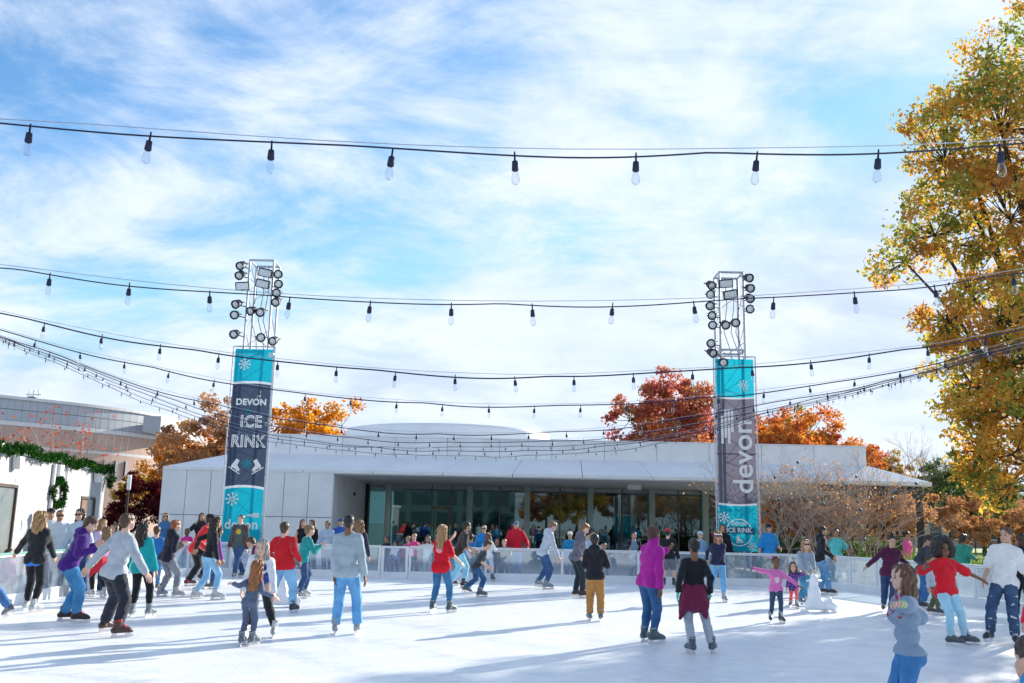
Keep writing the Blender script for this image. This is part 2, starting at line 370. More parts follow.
def ice_mat():
    m, nt, b = new_mat('skated_ice'); N, L = nt.nodes.new, nt.links.new
    tc = N('ShaderNodeTexCoord')
    n = N('ShaderNodeTexNoise'); n.inputs['Scale'].default_value = .5; n.inputs['Detail'].default_value = 8; n.inputs['Roughness'].default_value = .65; L(tc.outputs['Object'], n.inputs['Vector'])
    rp = N('ShaderNodeValToRGB'); e = rp.color_ramp.elements; e[0].position = .3; e[0].color = (.76, .82, .89, 1); e[1].position = .65; e[1].color = (.86, .89, .92, 1)
    L(n.outputs['Fac'], rp.inputs[0])
    # fine skate scratches: thin bright lines from stretched, warped waves
    w = []
    for rot, sc in ((20, 5.0), (-35, 4.0), (75, 6.0), (110, 3.5)):
        mp = N('ShaderNodeMapping'); mp.inputs['Rotation'].default_value = (0, 0, math.radians(rot)); mp.inputs['Scale'].default_value = (.12, 1, 1); L(tc.outputs['Object'], mp.inputs[0])
        v = N('ShaderNodeTexNoise'); v.inputs['Scale'].default_value = sc * 3; v.inputs['Detail'].default_value = 3; v.inputs['Distortion'].default_value = .8; L(mp.outputs[0], v.inputs['Vector'])
        a = N('ShaderNodeMath'); a.operation = 'SUBTRACT'; a.inputs[1].default_value = .5; L(v.outputs['Fac'], a.inputs[0])
        ab = N('ShaderNodeMath'); ab.operation = 'ABSOLUTE'; L(a.outputs[0], ab.inputs[0])
        lt = N('ShaderNodeMapRange'); lt.inputs['From Min'].default_value = .0; lt.inputs['From Max'].default_value = .02; lt.inputs['To Min'].default_value = 1; lt.inputs['To Max'].default_value = 0
        L(ab.outputs[0], lt.inputs['Value']); w.append(lt.outputs[0])
    s = w[0]
    for x in w[1:]:
        ad = N('ShaderNodeMath'); ad.operation = 'ADD'; L(s, ad.inputs[0]); L(x, ad.inputs[1]); s = ad.outputs[0]
    mr = N('ShaderNodeMath'); mr.operation = 'MULTIPLY'; mr.use_clamp = True; mr.inputs[1].default_value = .5; L(s, mr.inputs[0])
    mx = N('ShaderNodeMix'); mx.data_type = 'RGBA'; L(mr.outputs[0], mx.inputs['Factor']); L(rp.outputs[0], mx.inputs[6]); mx.inputs[7].default_value = (.96, .97, .98, 1)
    # snow shavings and dull patches of cut-up ice
    n5 = N('ShaderNodeTexNoise'); n5.inputs['Scale'].default_value = 22; n5.inputs['Detail'].default_value = 8; n5.inputs['Roughness'].default_value = .75; L(tc.outputs['Object'], n5.inputs['Vector'])
    n6 = N('ShaderNodeTexNoise'); n6.inputs['Scale'].default_value = 1.6; n6.inputs['Detail'].default_value = 5; n6.inputs['Distortion'].default_value = 1.5; L(tc.outputs['Object'], n6.inputs['Vector'])
    am = N('ShaderNodeMath'); am.operation = 'MULTIPLY'; L(n5.outputs['Fac'], am.inputs[0]); L(n6.outputs['Fac'], am.inputs[1])
    r5 = N('ShaderNodeMapRange'); r5.inputs['From Min'].default_value = .14; r5.inputs['From Max'].default_value = .36; r5.inputs['To Min'].default_value = .86; r5.inputs['To Max'].default_value = 1.05; L(am.outputs[0], r5.inputs['Value'])
    sc5 = N('ShaderNodeVectorMath'); sc5.operation = 'SCALE'; L(mx.outputs[2], sc5.inputs[0]); L(r5.outputs[0], sc5.inputs['Scale'])
    L(sc5.outputs[0], b.inputs['Base Color'])
    b.inputs['Roughness'].default_value = .36; b.inputs['Specular IOR Level'].default_value = .4
    n2 = N('ShaderNodeTexNoise'); n2.inputs['Scale'].default_value = 14; n2.inputs['Detail'].default_value = 6; L(tc.outputs['Object'], n2.inputs['Vector'])
    ad = N('ShaderNodeMath'); ad.operation = 'MULTIPLY_ADD'; L(s, ad.inputs[0]); ad.inputs[1].default_value = .12; L(n2.outputs['Fac'], ad.inputs[2])
    bp = N('ShaderNodeBump'); bp.inputs['Strength'].default_value = .35; bp.inputs['Distance'].default_value = .02; L(ad.outputs[0], bp.inputs['Height']); L(bp.outputs[0], b.inputs['Normal'])
    return m
g = MB().add([(-900,-400,-.06),(900,-400,-.06),(900,2500,-.06),(-900,2500,-.06)], [(0,1,2,3)]).build('ground', ground_mat()); tag(g, kind='structure')
GRASS = grass_mat()
lw = MB().add([(14.5,33,-.05),(120,26,-.05),(160,160,-.05),(19,160,-.05),(19,62,-.05),(18.4,39,-.05)], [(0,1,2,3,4,5)]).build('lawn', GRASS); tag(lw, kind='structure')
pth = MB().add([(14,44,-.045),(120,41,-.045),(120,43.2,-.045),(14,46.4,-.045)], [(0,1,2,3)]).build('path', simple('path_concrete', (.42,.40,.37), .9, 0, .1, 2)); tag(pth, kind='structure')
PATH = [(-9.0,6),(-9.4,17.5),(-10.3,28),(-9.9,30.2),(-8.8,31),(9.0,31),(9.9,30.2),(10.6,28),(11.5,24),(12,20),(12,6)]
icev = [(x, y, 0) for x, y in PATH] + [(12,-7,0),(-9,-7,0)]
ice = MB().add(icev, [tuple(range(len(icev)-1,-1,-1))]).build('ice_rink', ice_mat()); tag(ice, kind='structure')

# ------------------------------------------------------------------ rink barrier
PANE = glass_mix('barrier_acrylic', (.86,.93,.98), 0, .22, .08, (.70,.80,.92), .6)
POSTM = simple('barrier_white', (.74,.77,.80), .4, 0, .04, 3)
KICK = simple('barrier_kickboard', (.72,.76,.80), .5, 0, .06, 2, .1, 20)
RAILM = simple('barrier_rail', (.70,.74,.78), .4, 0, .05, 3)
GREENRAIL = simple('barrier_rail_green', (.16,.40,.34), .35, 0, .08, 3)
def dens(pts, step):
    """points along a polyline at near-even spacing per run"""
    out = [np.array(pts[0], float)]
    for a, b in zip(pts[:-1], pts[1:]):
        a, b = np.array(a, float), np.array(b, float); L_ = np.linalg.norm(b-a); n = max(1, round(L_/step))
        for i in range(1, n+1): out.append(a + (b-a)*i/n)
    return out
POSTMESH = MB().box((-.035,-.035,-.055), (.035,.035,.975), .006).mesh('post')
POSTMESH.materials.append(POSTM)
def barrier(pts, step, label, rail=RAILM, loc=None):
    b = empty('rink_barrier', (*pts[0], 0)); tag(b, label, 'barrier', 'barrier runs round the rink')
    ox, oy = pts[0]
    P = dens(pts, step)
    for i, p in enumerate(P):
        o = obj('post', POSTMESH, None, b); o.location = (p[0]-ox, p[1]-oy, 0)
        if i < len(P)-1:
            q = P[min(i+1, len(P)-1)]; d = q-p; L_ = np.linalg.norm(d); d /= L_
            rz = math.atan2(d[1], d[0])
        else: rz = math.atan2(*(P[-1]-P[-2])[::-1])
        o.rotation_euler = (0,0,rz)
        if i == len(P)-1: break
        mw = Matrix.Translation((p[0]-ox, p[1]-oy, 0)) @ Matrix.Rotation(rz, 4, 'Z')
        MB().box((.037,-.006,.23),(L_-.037,.006,.935)).build('pane', PANE, b, mw=mw)
        MB().box((.036,-.03,-.05),(L_-.036,.03,.225), .005).build('kick_plate', KICK, b, mw=mw)
        MB().box((-.02,-.05,.977),(L_+.02,.05,1.015), .008).build('top_rail', rail, b, mw=mw)
        MB().box((.037,-.02,.937),(L_-.037,.02,.974)).build('pane_frame', POSTM, b, mw=mw)
    return b
barrier(PATH[0:3], 2.4, 'green-railed clear barrier run along the left side of the ice', GREENRAIL)
barrier(PATH[2:5], 1.3, 'curved clear barrier corner at the far left of the ice below the banner tower')
bl = gx(380, 31); br = gx(408, 31)
barrier([(-8.8,31),(bl-.04,31)], 2.2, 'white-posted barrier run in front of the white panelled block')
barrier([(br+.04,31),(9.0,31)], 2.6, 'long clear barrier run in front of the dark glass facade')
barrier([(9.0,31.0),(9.9,30.2),(10.6,28)], 1.5, 'curved clear barrier corner beside the bare shrubs')
barrier([(10.6,28),(11.5,24),(12,20),(12,6)], 2.4, 'clear barrier run along the right side of the ice by the tall grass')
gt = empty('rink_gate', (bl,31,0)); tag(gt, 'narrow white-framed gate in the back barrier', 'gate')
w_ = br-bl
for x in (.06, w_-.06): MB().box((x-.045,-.04,-.05),(x+.045,.04,1.0), .006).build('gate_post', POSTM, gt)
MB().box((.107,-.006,.2),(w_-.107,.006,.93)).build('pane', PANE, gt)
MB().box((.107,-.03,.0),(w_-.107,.03,.195), .005).build('kick_plate', KICK, gt)
MB().box((.107,-.03,.932),(w_-.107,.03,1.0), .005).build('top_rail', RAILM, gt)

# ------------------------------------------------------------------ main building
FAC = simple('white_metal_panel', (.80,.83,.86), .42, 0, .06, 1.3, .05, 4)
ROOFM = simple('white_roof_membrane', (.80,.82,.85), .5, 0, .05, .8)
SOFF = simple('soffit', (.80,.81,.82), .6, 0, .05, 1.0)
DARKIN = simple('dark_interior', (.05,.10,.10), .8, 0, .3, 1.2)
FIN = glass_mix('fin_glass', (.7,.88,.84), 0, .8, .1, (.66,.84,.78))
MULL = simple('bronze_mullion', (.12,.10,.085), .4, .5, .15, 6)
def building():
    Y0, YG, YB = 40.0, 49.0, 62.0
    zE = at(335, 470, Y0)[2]
    XL, XW = at(163, 468, Y0)[0], at(334, 470, Y0)[0]
    XR = at(932, 482, Y0)[0]
    bx0, bx1 = at(238, 440, 42)[0], at(866, 450, 42)[0]
    z1 = at(430, 456.5, 42)[2]; z2 = at(430, 438, 42)[2]
    b = empty('pavilion', (XW, Y0, -.06)); tag(b, 'long white flat-roofed pavilion with recessed dark glass front behind the rink', 'building')
    b.location = (0, 0, 0)
    # panelled left block
    wl = MB()
    wl.box((XL+.03, Y0+.05, -.06), (XW-.02, Y0+11, zE-.14)).build('wall', simple('panel_gap', (.16,.17,.19), .8), b)
    n = 7; pw = (XW-XL)/n; zj = at(250, 516, Y0)[2]
    for i in range(n):
        for za, zb in ((-.05, zj-.012), (zj+.012, zE-.12)):
            MB().box((XL+i*pw+.012, Y0, za), (XL+(i+1)*pw-.012, Y0+.048, zb), .006).build('panel', FAC, b)
    for i in range(5):      # return wall of the recess
        ya = Y0+.05+i*1.79
        MB().box((XW-.018, ya+.01, -.05), (XW+.02, ya+1.77, zE-.15), .006).build('panel', FAC, b)
    MB().box((XW+.021, Y0+5.2, 2.95), (XW+.05, Y0+5.7, 3.1)).build('wall_light', BLACKM, b)
    for i in range(8):
        ya = Y0+.05+i*1.4
        MB().box((XL-.01, ya+.01, -.05), (XL+.028, ya+1.38, zE-.15), .006).build('panel', FAC, b)
    # roof skirt: panels between eave and upper box, with hips at both ends
    k = 11
    rf = MB()
    for i in range(k):
        a0, a1 = XL+(XR-XL)*i/k, XL+(XR-XL)*(i+1)/k
        c0, c1 = bx0+(bx1-bx0)*i/k, bx0+(bx1-bx0)*(i+1)/k
        MB().poly([(a0+.012,Y0,zE),(a1-.012,Y0,zE),(c1-.012,42.0,z1),(c0+.012,42.0,z1)], .05, (0,0,-1)).build('roof_panel', ROOFM, b)
        MB().box((a0+.012, Y0-.03, zE-.13), (a1-.012, Y0-.002, zE+.01), .004).build('fascia_panel', FAC, b)
    m_ = MB()
    m_.poly([(XL,Y0,zE-.01),(bx0,42,z1-.01),(bx0,60,z1-.01),(XL,YB,zE-.01)], .05, (0,0,-1))
    m_.poly([(XR,Y0,zE-.01),(XR,YB,zE-.01),(bx1,60,z1-.01),(bx1,42,z1-.01)], .05, (0,0,-1))
    m_.build('roof_slope', ROOFM, b)
    MB().poly([(XL+.02,Y0+.02,zE-.135),(XR-.02,Y0+.02,zE-.135),(XR-.02,YB,zE-.135),(XL+.02,YB,zE-.135)], .03, (0,0,-1)).build('soffit', SOFF, b)
    # upper box in panels
    n = 12
    ub = MB().box((bx0+.02, 42.06, z1-.1), (bx1-.02, 60, z2-.02)).build('parapet', simple('parapet_core', (.3,.31,.33), .8), b)
    for i in range(n):
        a0, a1 = bx0+(bx1-bx0)*i/n, bx0+(bx1-bx0)*(i+1)/n
        MB().box((a0+.01, 42.0, z1-.02), (a1-.01, 42.055, z2), .006).build('parapet_panel', FAC, b)
    MB().box((bx0-.02, 41.97, z2+.002), (bx1+.02, 60.05, z2+.05)).build('parapet_cap', ROOFM, b)
    # drum roof behind
    cx, rr = at(452, 430, 56)[0], 92/FPX*58; zt = at(452, 427, 50)[2]
    me = MB(); prof = [(1.0, z2), (1.0, zt-.25), (.98, zt-.08), (.9, zt), (.01, zt+.05)]
    vs=[];fs=[];nn=40
    for r,z in prof:
        for q in range(nn):
            a=2*math.pi*q/nn; vs.append((cx+rr*r*math.cos(a), 52.5+5.0*r*math.sin(a), z))
    for i in range(len(prof)-1):
        for q in range(nn): fs.append((i*nn+q,i*nn+(q+1)%nn,(i+1)*nn+(q+1)%nn,(i+1)*nn+q))
    me.add(vs,fs); me.build('drum_roof', ROOFM, b, True)
    # glass front
    XG1 = at(756, 520, YG)[0]
    zt2 = zE-.17
    GL = glass_mix('facade_glass', (.26,.42,.42), 0, .04, .015, (.25,.45,.45), 2.8, (.72,.92,.95))
    edges = [at(p, 500, YG)[0] for p in (369, 389, 432, 452, 470, 500, 527, 560, 590, 622, 651, 678, 704, 730, 756)]
    fins = (1, 4, 6, 8, 10, 12)
    for i in range(len(edges)-1):
        MB().box((edges[i]+.03, YG, .05), (edges[i+1]-.03, YG+.02, zt2-.22)).build('pane', GL, b)
    for i, x in enumerate(edges):
        if i in fins: MB().box((x-.14, YG-.42, -.05), (x+.14, YG-.02, zt2-.01), .01).build('glass_fin', FIN, b)
        else: MB().box((x-.03, YG-.06, -.05), (x+.03, YG+.05, zt2-.01)).build('mullion', MULL, b)
    MB().box((edges[0], YG-.03, zt2-.215), (XG1, YG+.05, zt2-.02)).build('head_frame', simple('head_frame_grey',(.34,.37,.38),.5), b)
    MB().box((edges[0], YG-.03, -.05), (XG1, YG+.06, .04)).build('sill_frame', MULL, b)
    d = MB().box((edges[2]+.05, YG-.05, 2.45), (edges[3]-.05, YG-.005, 2.6)).build('door_head', MULL, b)
    dr = MB().box((edges[2]+.10, YG-.045, .05), (edges[2]+.17, YG-.004, 2.44)).box((edges[3]-.17, YG-.045, .05), (edges[3]-.10, YG-.004, 2.44)).build('door', MULL, b)
    MB().tube([(edges[3]-.24, YG-.09, .9), (edges[3]-.24, YG-.09, 1.5)], .02).build('handle', ALU, dr)
    # room behind the glass
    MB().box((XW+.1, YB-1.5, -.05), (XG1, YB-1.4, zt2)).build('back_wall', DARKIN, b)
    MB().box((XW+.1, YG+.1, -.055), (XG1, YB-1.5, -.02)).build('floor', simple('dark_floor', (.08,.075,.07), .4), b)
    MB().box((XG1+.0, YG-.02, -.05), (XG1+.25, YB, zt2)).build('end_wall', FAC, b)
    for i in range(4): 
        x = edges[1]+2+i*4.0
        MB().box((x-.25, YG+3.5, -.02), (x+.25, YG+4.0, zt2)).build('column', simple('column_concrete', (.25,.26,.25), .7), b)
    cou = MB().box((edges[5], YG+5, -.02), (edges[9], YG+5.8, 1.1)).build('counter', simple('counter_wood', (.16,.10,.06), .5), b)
    # awning end post
    xp = at(919, 500, Y0+.4)[0]
    MB().box((xp-.11, Y0+.3, -.05), (xp+.11, Y0+.52, zE-.17)).build('post', BLACKM, b)
    MB().box((xp-4.2, Y0+.3, zE-.42), (xp-.115, Y0+.5, zE-.17)).build('beam', BLACKM, b)
    MB().box((xp-.1, Y0+.53, zE-.42), (xp+.1, YB-.5, zE-.17)).build('beam', BLACKM, b)
    MB().box((xp-.11, YB-.5, -.05), (xp+.11, YB-.28, zE-.17)).build('post', BLACKM, b)
    # spotlight under the eave
    xs = at(634, 484, 44)[0]; MB().box((xs-.3, 43.8, zE-.40), (xs+.3, 44.2, zE-.172), .02).build('ceiling_speaker', WHITE, b)
building()

# ------------------------------------------------------------------ lean-to kiosk at the left, with garland and wreath
BA, BB = np.array([-10.9, 20.3]), np.array([-12.6, 30.0])      # near / far end of its long wall
NEARA = BA + (BA-BB)*.75
def kiosk():
    zt = at(112, 468, 30.0)[2]
    d = BB-NEARA; L_ = np.linalg.norm(d); d /= L_
    rz = math.atan2(d[1], d[0])
    k = empty('kiosk', (NEARA[0], NEARA[1], -.06), rz)
    tag(k, 'white panelled kiosk at the left edge behind the barrier, garland along its roof', 'kiosk')
    def ux(px, py):       # distance along the wall under a pixel, and height
        lo, hi = 0, L_
        for _ in range(40):
            m = (lo+hi)/2; p = NEARA+d*m
            q = proj((p[0], p[1], 2.2))
            if q[0] < px + (py-480)*.1*0: lo = m
            else: hi = m
        return (lo+hi)/2
    H_ = zt+.06
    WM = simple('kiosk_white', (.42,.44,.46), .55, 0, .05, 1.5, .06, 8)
    # local: x along wall, y to the left (away from the rink is +y); z up
    D1, D2 = ux(-12, 480), ux(17, 480)
    E1, E2 = ux(81, 480), ux(95, 480)
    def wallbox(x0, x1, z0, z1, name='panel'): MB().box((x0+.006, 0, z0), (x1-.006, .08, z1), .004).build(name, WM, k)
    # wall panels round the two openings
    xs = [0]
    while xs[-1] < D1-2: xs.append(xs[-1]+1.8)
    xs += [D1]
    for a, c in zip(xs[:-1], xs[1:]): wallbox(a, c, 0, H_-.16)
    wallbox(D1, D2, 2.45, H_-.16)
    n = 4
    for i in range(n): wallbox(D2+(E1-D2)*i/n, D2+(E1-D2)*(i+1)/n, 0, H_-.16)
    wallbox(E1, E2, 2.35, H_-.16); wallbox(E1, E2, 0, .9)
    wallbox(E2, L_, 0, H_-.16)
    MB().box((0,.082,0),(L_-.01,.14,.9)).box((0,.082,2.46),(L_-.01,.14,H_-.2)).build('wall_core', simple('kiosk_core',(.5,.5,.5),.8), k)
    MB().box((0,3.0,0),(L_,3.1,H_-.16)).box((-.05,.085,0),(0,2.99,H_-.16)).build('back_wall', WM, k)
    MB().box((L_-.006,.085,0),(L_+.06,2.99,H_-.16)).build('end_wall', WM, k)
    MB().box((-.15,-.12,H_-.155),(L_+.1,3.15,H_), .02).build('roof', ROOFM, k)
    BR = simple('bronze_frame', (.07,.05,.04), .45, .2, .1, 6)
    dr = MB().box((D1+.07,.03,.02),(D2-.07,.06,2.38)).build('door', glass_mix('door_glass',(.75,.82,.82),0,.55,.08,(.72,.78,.78)), k)
    MB().box((D1+.005,-.02,0),(D1+.068,.075,2.445)).box((D2-.068,-.02,0),(D2-.005,.075,2.445)).box((D1+.07,-.02,2.385),(D2-.07,.075,2.445)).build('frame', BR, dr)
    MB().box((E1-.0+.004,-.03,.905),(E1+.09,.07,2.345)).box((E2-.09,-.03,.905),(E2-.004,.07,2.345)).box((E1+.092,-.03,2.28),(E2-.092,.07,2.345)).build('window_frame', BR, k)
    MB().box((E1+.092,.02,.91),((E1+E2)/2,.05,2.275)).build('window_pane', simple('brown_curtain',(.16,.08,.04),.7), k)
    MB().box(((E1+E2)/2+.01,.02,.91),(E2-.092,.05,2.275)).build('window_pane', glass_mix('kiosk_glass',(.7,.76,.78),0,.6,.05,(.75,.78,.8)), k)
    MB().box((D2+.55,-.015,1.45),(D2+.8,-.002,1.68)).build('notice', simple('notice_blue',(.35,.50,.62),.6), k)
    # sign bracket
    # letters stand off the roof: brackets that hold the garland
    for x in (ux(10,480), ux(52,480), ux(92,480)):
        MB().poly([(x-.17,-.02,H_-.22),(x+.17,-.02,H_-.22),(x+.1,-.02,H_-.5),(x-.1,-.02,H_-.5)], .16, (0,-1,0)).build('bracket', WHITE, k)
    # garland: one thing, resting on the roof edge
    LEAF = leaf_mat('fir_needles', [(0,(.008,.03,.008)),(.5,(.02,.075,.015)),(1,(.06,.14,.03))], .15)
    def sprays(path, n, r, size, name, me_name):
        R = np.random.default_rng(5 if name=='garland' else 9)
        path = [np.asarray(p,float) for p in path]
        seg = [np.linalg.norm(b-a) for a,b in zip(path[:-1],path[1:])]; cum = np.concatenate([[0],np.cumsum(seg)])
        V=[];F=[];T=[]
        for i in range(n):
            t = R.uniform(0,cum[-1]); j = min(np.searchsorted(cum,t)-1, len(seg)-1); j=max(j,0); c = path[j]+(path[j+1]-path[j])*((t-cum[j])/seg[j])
            lump = 1+.35*math.sin(t*11)+.2*math.sin(t*27+1)
            o = R.normal(size=3); o/=np.linalg.norm(o); c = c+o*r*lump*R.uniform(.1,1)**.5
            dd = o+R.normal(size=3)*.7; dd/=np.linalg.norm(dd); sd=np.cross(dd,R.normal(size=3)); sd/=np.linalg.norm(sd)
            s_=size*R.uniform(.6,1.4); b0=len(V)
            V += [c-dd*s_*.5, c+sd*s_*.22, c+dd*s_*.6, c-sd*s_*.22]; F.append((b0,b0+1,b0+2,b0+3)); T += [R.uniform()**1.3]*4
        me = np_mesh(me_name, np.array(V), np.array(F), False)
        a=me.attributes.new('tint','FLOAT','POINT'); a.data.foreach_set('value', np.array(T,np.float32))
        return me
    # world placement with the kiosk's orientation, its own origin
    MW = Matrix.Translation((NEARA[0],NEARA[1],-.06)) @ Matrix.Rotation(rz,4,'Z')
    gp=[(x, -.16, H_-.08+.05*math.sin(x*2.3)) for x in np.arange(max(0,D1-3), L_+.02, .25)] + [(L_+.02,-.16,H_-.35),(L_-.15,-.17,H_-.62)]
    g = empty('garland', (0,0,0)); g.matrix_world = MW
    tag(g, 'thick green fir garland lying along the kiosk roof edge', 'garland')
    fl = obj('foliage', sprays(gp, 4200, .12, .11, 'garland', 'garland'), LEAF, g); fl['kind']='stuff'
    MB().tube(gp, .025, 5).build('wire_core', DARKCABLE, g)
    wx = (ux(55,480)); wz = at(55, 493, 20)[2]
    # wreath centre on the wall
    p = NEARA+d*wx; zc = 1.72 + (proj((p[0],p[1],1.72))[1]-493)/FPX*p[1]*.98
    ring=[(wx+.54*math.cos(a), -.08, zc+.06+.33*math.sin(a)) for a in np.linspace(0,2*math.pi,25)]
    w = empty('wreath', (0,0,0)); w.matrix_world = MW; tag(w, 'round green fir wreath hung on the white kiosk wall', 'wreath')
    fl = obj('foliage', sprays(ring, 1500, .085, .09, 'wreath', 'wreath'), LEAF, w); fl['kind']='stuff'
    MB().tube(ring, .02, 5).build('wire_ring', DARKCABLE, w)
    MB().tube([(wx-.5,-.05,0),(wx-.5,-.05,H_-.22)], .05, 8).build('drain_pipe', WHITE, k)
    MB().tube([(wx+.75,-.04,0),(wx+.75,-.04,H_-.22)], .025, 8).build('conduit', WHITE, k)
kiosk()

# ------------------------------------------------------------------ sports arena far behind at the left
def arena():
    a = empty('arena', (-58, 125, -.06)); a.location=(0,0,0)
    tag(a, 'large curved arena of grey panels over a brick base, far behind the kiosk', 'building')
    pts=[]
    for px, d in ((-60,104),(-20,108),(0,110),(40,112.5),(89,116),(119,120.6),(148,126.7),(172,134),(177,140)):
        pts.append((gx(px,d), d))
    tt=np.linspace(0,len(pts)-1,40); raw=np.array(pts); co=[np.polyfit(np.arange(len(pts)),raw[:,k],3) for k in (0,1)]
    P=[np.array([np.polyval(co[0],q),np.polyval(co[1],q)]) for q in tt]
    n=len(P)
    z0,zb,zt = -.06, at(0,426,110)[2], at(0,400,110)[2]
    GREY=simple('arena_panel',(.36,.40,.46),.6,0,.03,.5); BRICK=simple('arena_brick',(.44,.32,.27),.9,0,.12,.5,.1,3)
    LT=simple('arena_trim',(.58,.60,.63),.5,0,.05,.2); DK=simple('arena_window',(.03,.045,.06),.15,0,.1,1)
    def strip(off0,za,off1,zb_):
        m=MB()
        for p,q in zip(P[:-1],P[1:]):
            t=q-p; t/=np.linalg.norm(t); nn=np.array([t[1],-t[0]])
            p0,q0,p1,q1=p+nn*off0,q+nn*off0,p+nn*off1,q+nn*off1
            m.add([(*p0,za),(*q0,za),(*q1,zb_),(*p1,zb_)],[(0,1,2,3)])
        return m
    strip(.3,z0,.3,zb).build('brick_wall', BRICK, a)
    strip(.4,zb,.4,zb+.5).build('trim', LT, a)
    strip(.3,zb-2.5,.35,zb-2.2).build('trim', LT, a)
    for i,(p,q) in enumerate(zip(P[:-1],P[1:])):
        t=q-p; t/=np.linalg.norm(t); nn=np.array([t[1],-t[0]])
        for za,zc in ((zb+.5,(zb+zt)/2+.3),((zb+zt)/2+.36,zt)):
            MB().poly([(*(p+t*.012),za),(*(q-t*.012),za),(*(q-t*.012),zc),(*(p+t*.012),zc)], .3, (nn[0],nn[1],0)).build('panel', GREY, a)
    strip(-.05,zb,-.05,zt).build('wall_core', simple('arena_core',(.28,.31,.36),.8), a)
    strip(.5,zt,.5,zt+.35).build('parapet', LT, a)
    strip(.5,zt+.35,-22,zt+1.6).build('roof', LT, a)
    for ppx,wpx,za,zc in ((65,6,zb-4.4,zb-2.9),(99,7,zb-5.4,zb-3.2),(110,8,zb-5.4,zb-3.2),(120,7,zb-5.4,zb-3.2),(154,5,zb+.7,zb+2.2),(161,5,zb+.7,zb+2.2)):
        pp=[proj((*q_,zb))[0] for q_ in P]; p=np.array([np.interp(ppx,pp,[q_[k] for q_ in P]) for k in (0,1)]); q=np.array([np.interp(ppx+wpx+3,pp,[q_[k] for q_ in P]) for k in (0,1)]); t=q-p; t/=np.linalg.norm(t); nn=np.array([t[1],-t[0]]); p=p+t*.8; q=q-t*.6
        w=MB().poly([(*(p+nn*.32),za),(*(q+nn*.32),za),(*(q+nn*.32),zc),(*(p+nn*.32),zc)], .25, (nn[0],nn[1],0)).build('window', DK, a)
        m=MB()
        for k in range(1,4):
            c=p+(q-p)*k/4; m.obox((*(c+nn*.6),(za+zc)/2),(*(t*.06),0),(*(nn*.05),0),(0,0,(zc-za)/2))
        m.build('frame', LT, w)
    # projecting box at the far end
    c=np.array([gx(136,120),120]); 
    MB().box((c[0],119,zb+.52),(c[0]+2.2,136,zb+2.5),.05).build('plant_box', simple('arena_box',(.34,.37,.42),.6), a)
    # right end wall
    p=P[-1]; MB().box((p[0]-8,p[1],z0),(p[0]+.2,p[1]+40,zt-.1)).build('end_wall', BRICK, a)
    q=at(34,394,125); MB().tube([(q[0],125,zt),(q[0],125,zt+3.2)],.12).tube([(q[0]-1,125,zt+2.6),(q[0]+1,125,zt+2.6)],.1).tube([(q[0]-.6,125,zt+2.0),(q[0]-.6,125,zt+3.4)],.07).tube([(q[0]+.6,125,zt+2.0),(q[0]+.6,125,zt+3.4)],.07).build('antenna', LT, a)
    for px in (3,27): 
        q=at(px,398,112); MB().lathe([(.7,zt+.1),(.7,zt+.4),(.5,zt+.8),(.05,zt+.9)],10,Matrix.Translation((q[0],113,0))).build('roof_vent', DK, a)
arena()
# banner-topped lamp post between kiosk and pavilion
lp = empty('lamp_post', (gx(121,34),34,-.06)); tag(lp,'slim black lamp post with pale cylindrical head beyond the kiosk','lamp post')
zt=at(123,475,34)[2]+.06; zl=at(123,490,34)[2]+.06
MB().tube([(0,0,0),(0,0,zl)],.045,8).build('pole', BLACKM, lp)
MB().lathe([(.16,0),(.16,.1),(.1,.2)],10).build('base', BLACKM, lp)
MB().lathe([(.055,zl+.005),(.07,zl+.05),(.07,zt-.05),(.055,zt)],12).build('lamp_head', simple('lamp_frost',(.75,.8,.85),.3), lp)

# ------------------------------------------------------------------ light towers with banners
def text_mesh(txt, size, offset=0.0, extr=0.002, spacing=1.0):
    cu = bpy.data.curves.new('txt','FONT'); cu.body = txt; cu.size = size; cu.align_x='CENTER'; cu.align_y='CENTER'
    cu.offset = offset; cu.extrude = extr; cu.resolution_u = 3; cu.space_character = spacing
    o = bpy.data.objects.new('txt',cu); COL.objects.link(o)
    bpy.context.view_layer.update()
    me = bpy.data.meshes.new_from_object(o.evaluated_get(bpy.context.evaluated_depsgraph_get()))
    bpy.data.objects.remove(o); me.materials.clear(); return me
TEAL=(.015,.42,.56); NAVY=(.06,.085,.14); GREYB=(.15,.15,.20)
def flake(m, cx, cz, r, y, th=.010, arms=8):
    for i in range(arms):
        a=2*math.pi*i/arms; dx,dz=math.cos(a),math.sin(a)
        m.obox((cx+dx*r*.55,y,cz+dz*r*.55),(dx*r*.42,0,dz*r*.42),(0,.002,0),(-dz*th,0,dx*th))
        for s in (-1,1):
            b=a+s*.7; ex,ez=math.cos(b),math.sin(b); px,pz=cx+dx*r*.68,cz+dz*r*.68
            m.obox((px+ex*r*.13,y-.0005*s,pz+ez*r*.13),(ex*r*.13,0,ez*r*.13),(0,.002,0),(-ez*th*.8,0,ex*th*.8))
    return m
def skate_icon(m, cx, cz, s, y, flip=1, rot=0):
    pts=[(-.30,.50),(.02,.50),(.06,.10),(.42,-.08),(.50,-.26),(-.34,-.26)]
    bl=[(-.46,-.44),(.60,-.44),(.66,-.34),(.60,-.36),(-.46,-.36)]
    c,sn=math.cos(rot),math.sin(rot)
    f=lambda p:(cx+flip*s*(p[0]*c-p[1]*sn), y, cz+s*(p[0]*sn+p[1]*c))
    m.poly([f(p) for p in pts],.004); m.poly([f(p) for p in bl],.004)
    for x in (-.2,.3): m.poly([f(p) for p in ((x-.05,-.26),(x+.05,-.26),(x+.05,-.36),(x-.05,-.36))],.004)
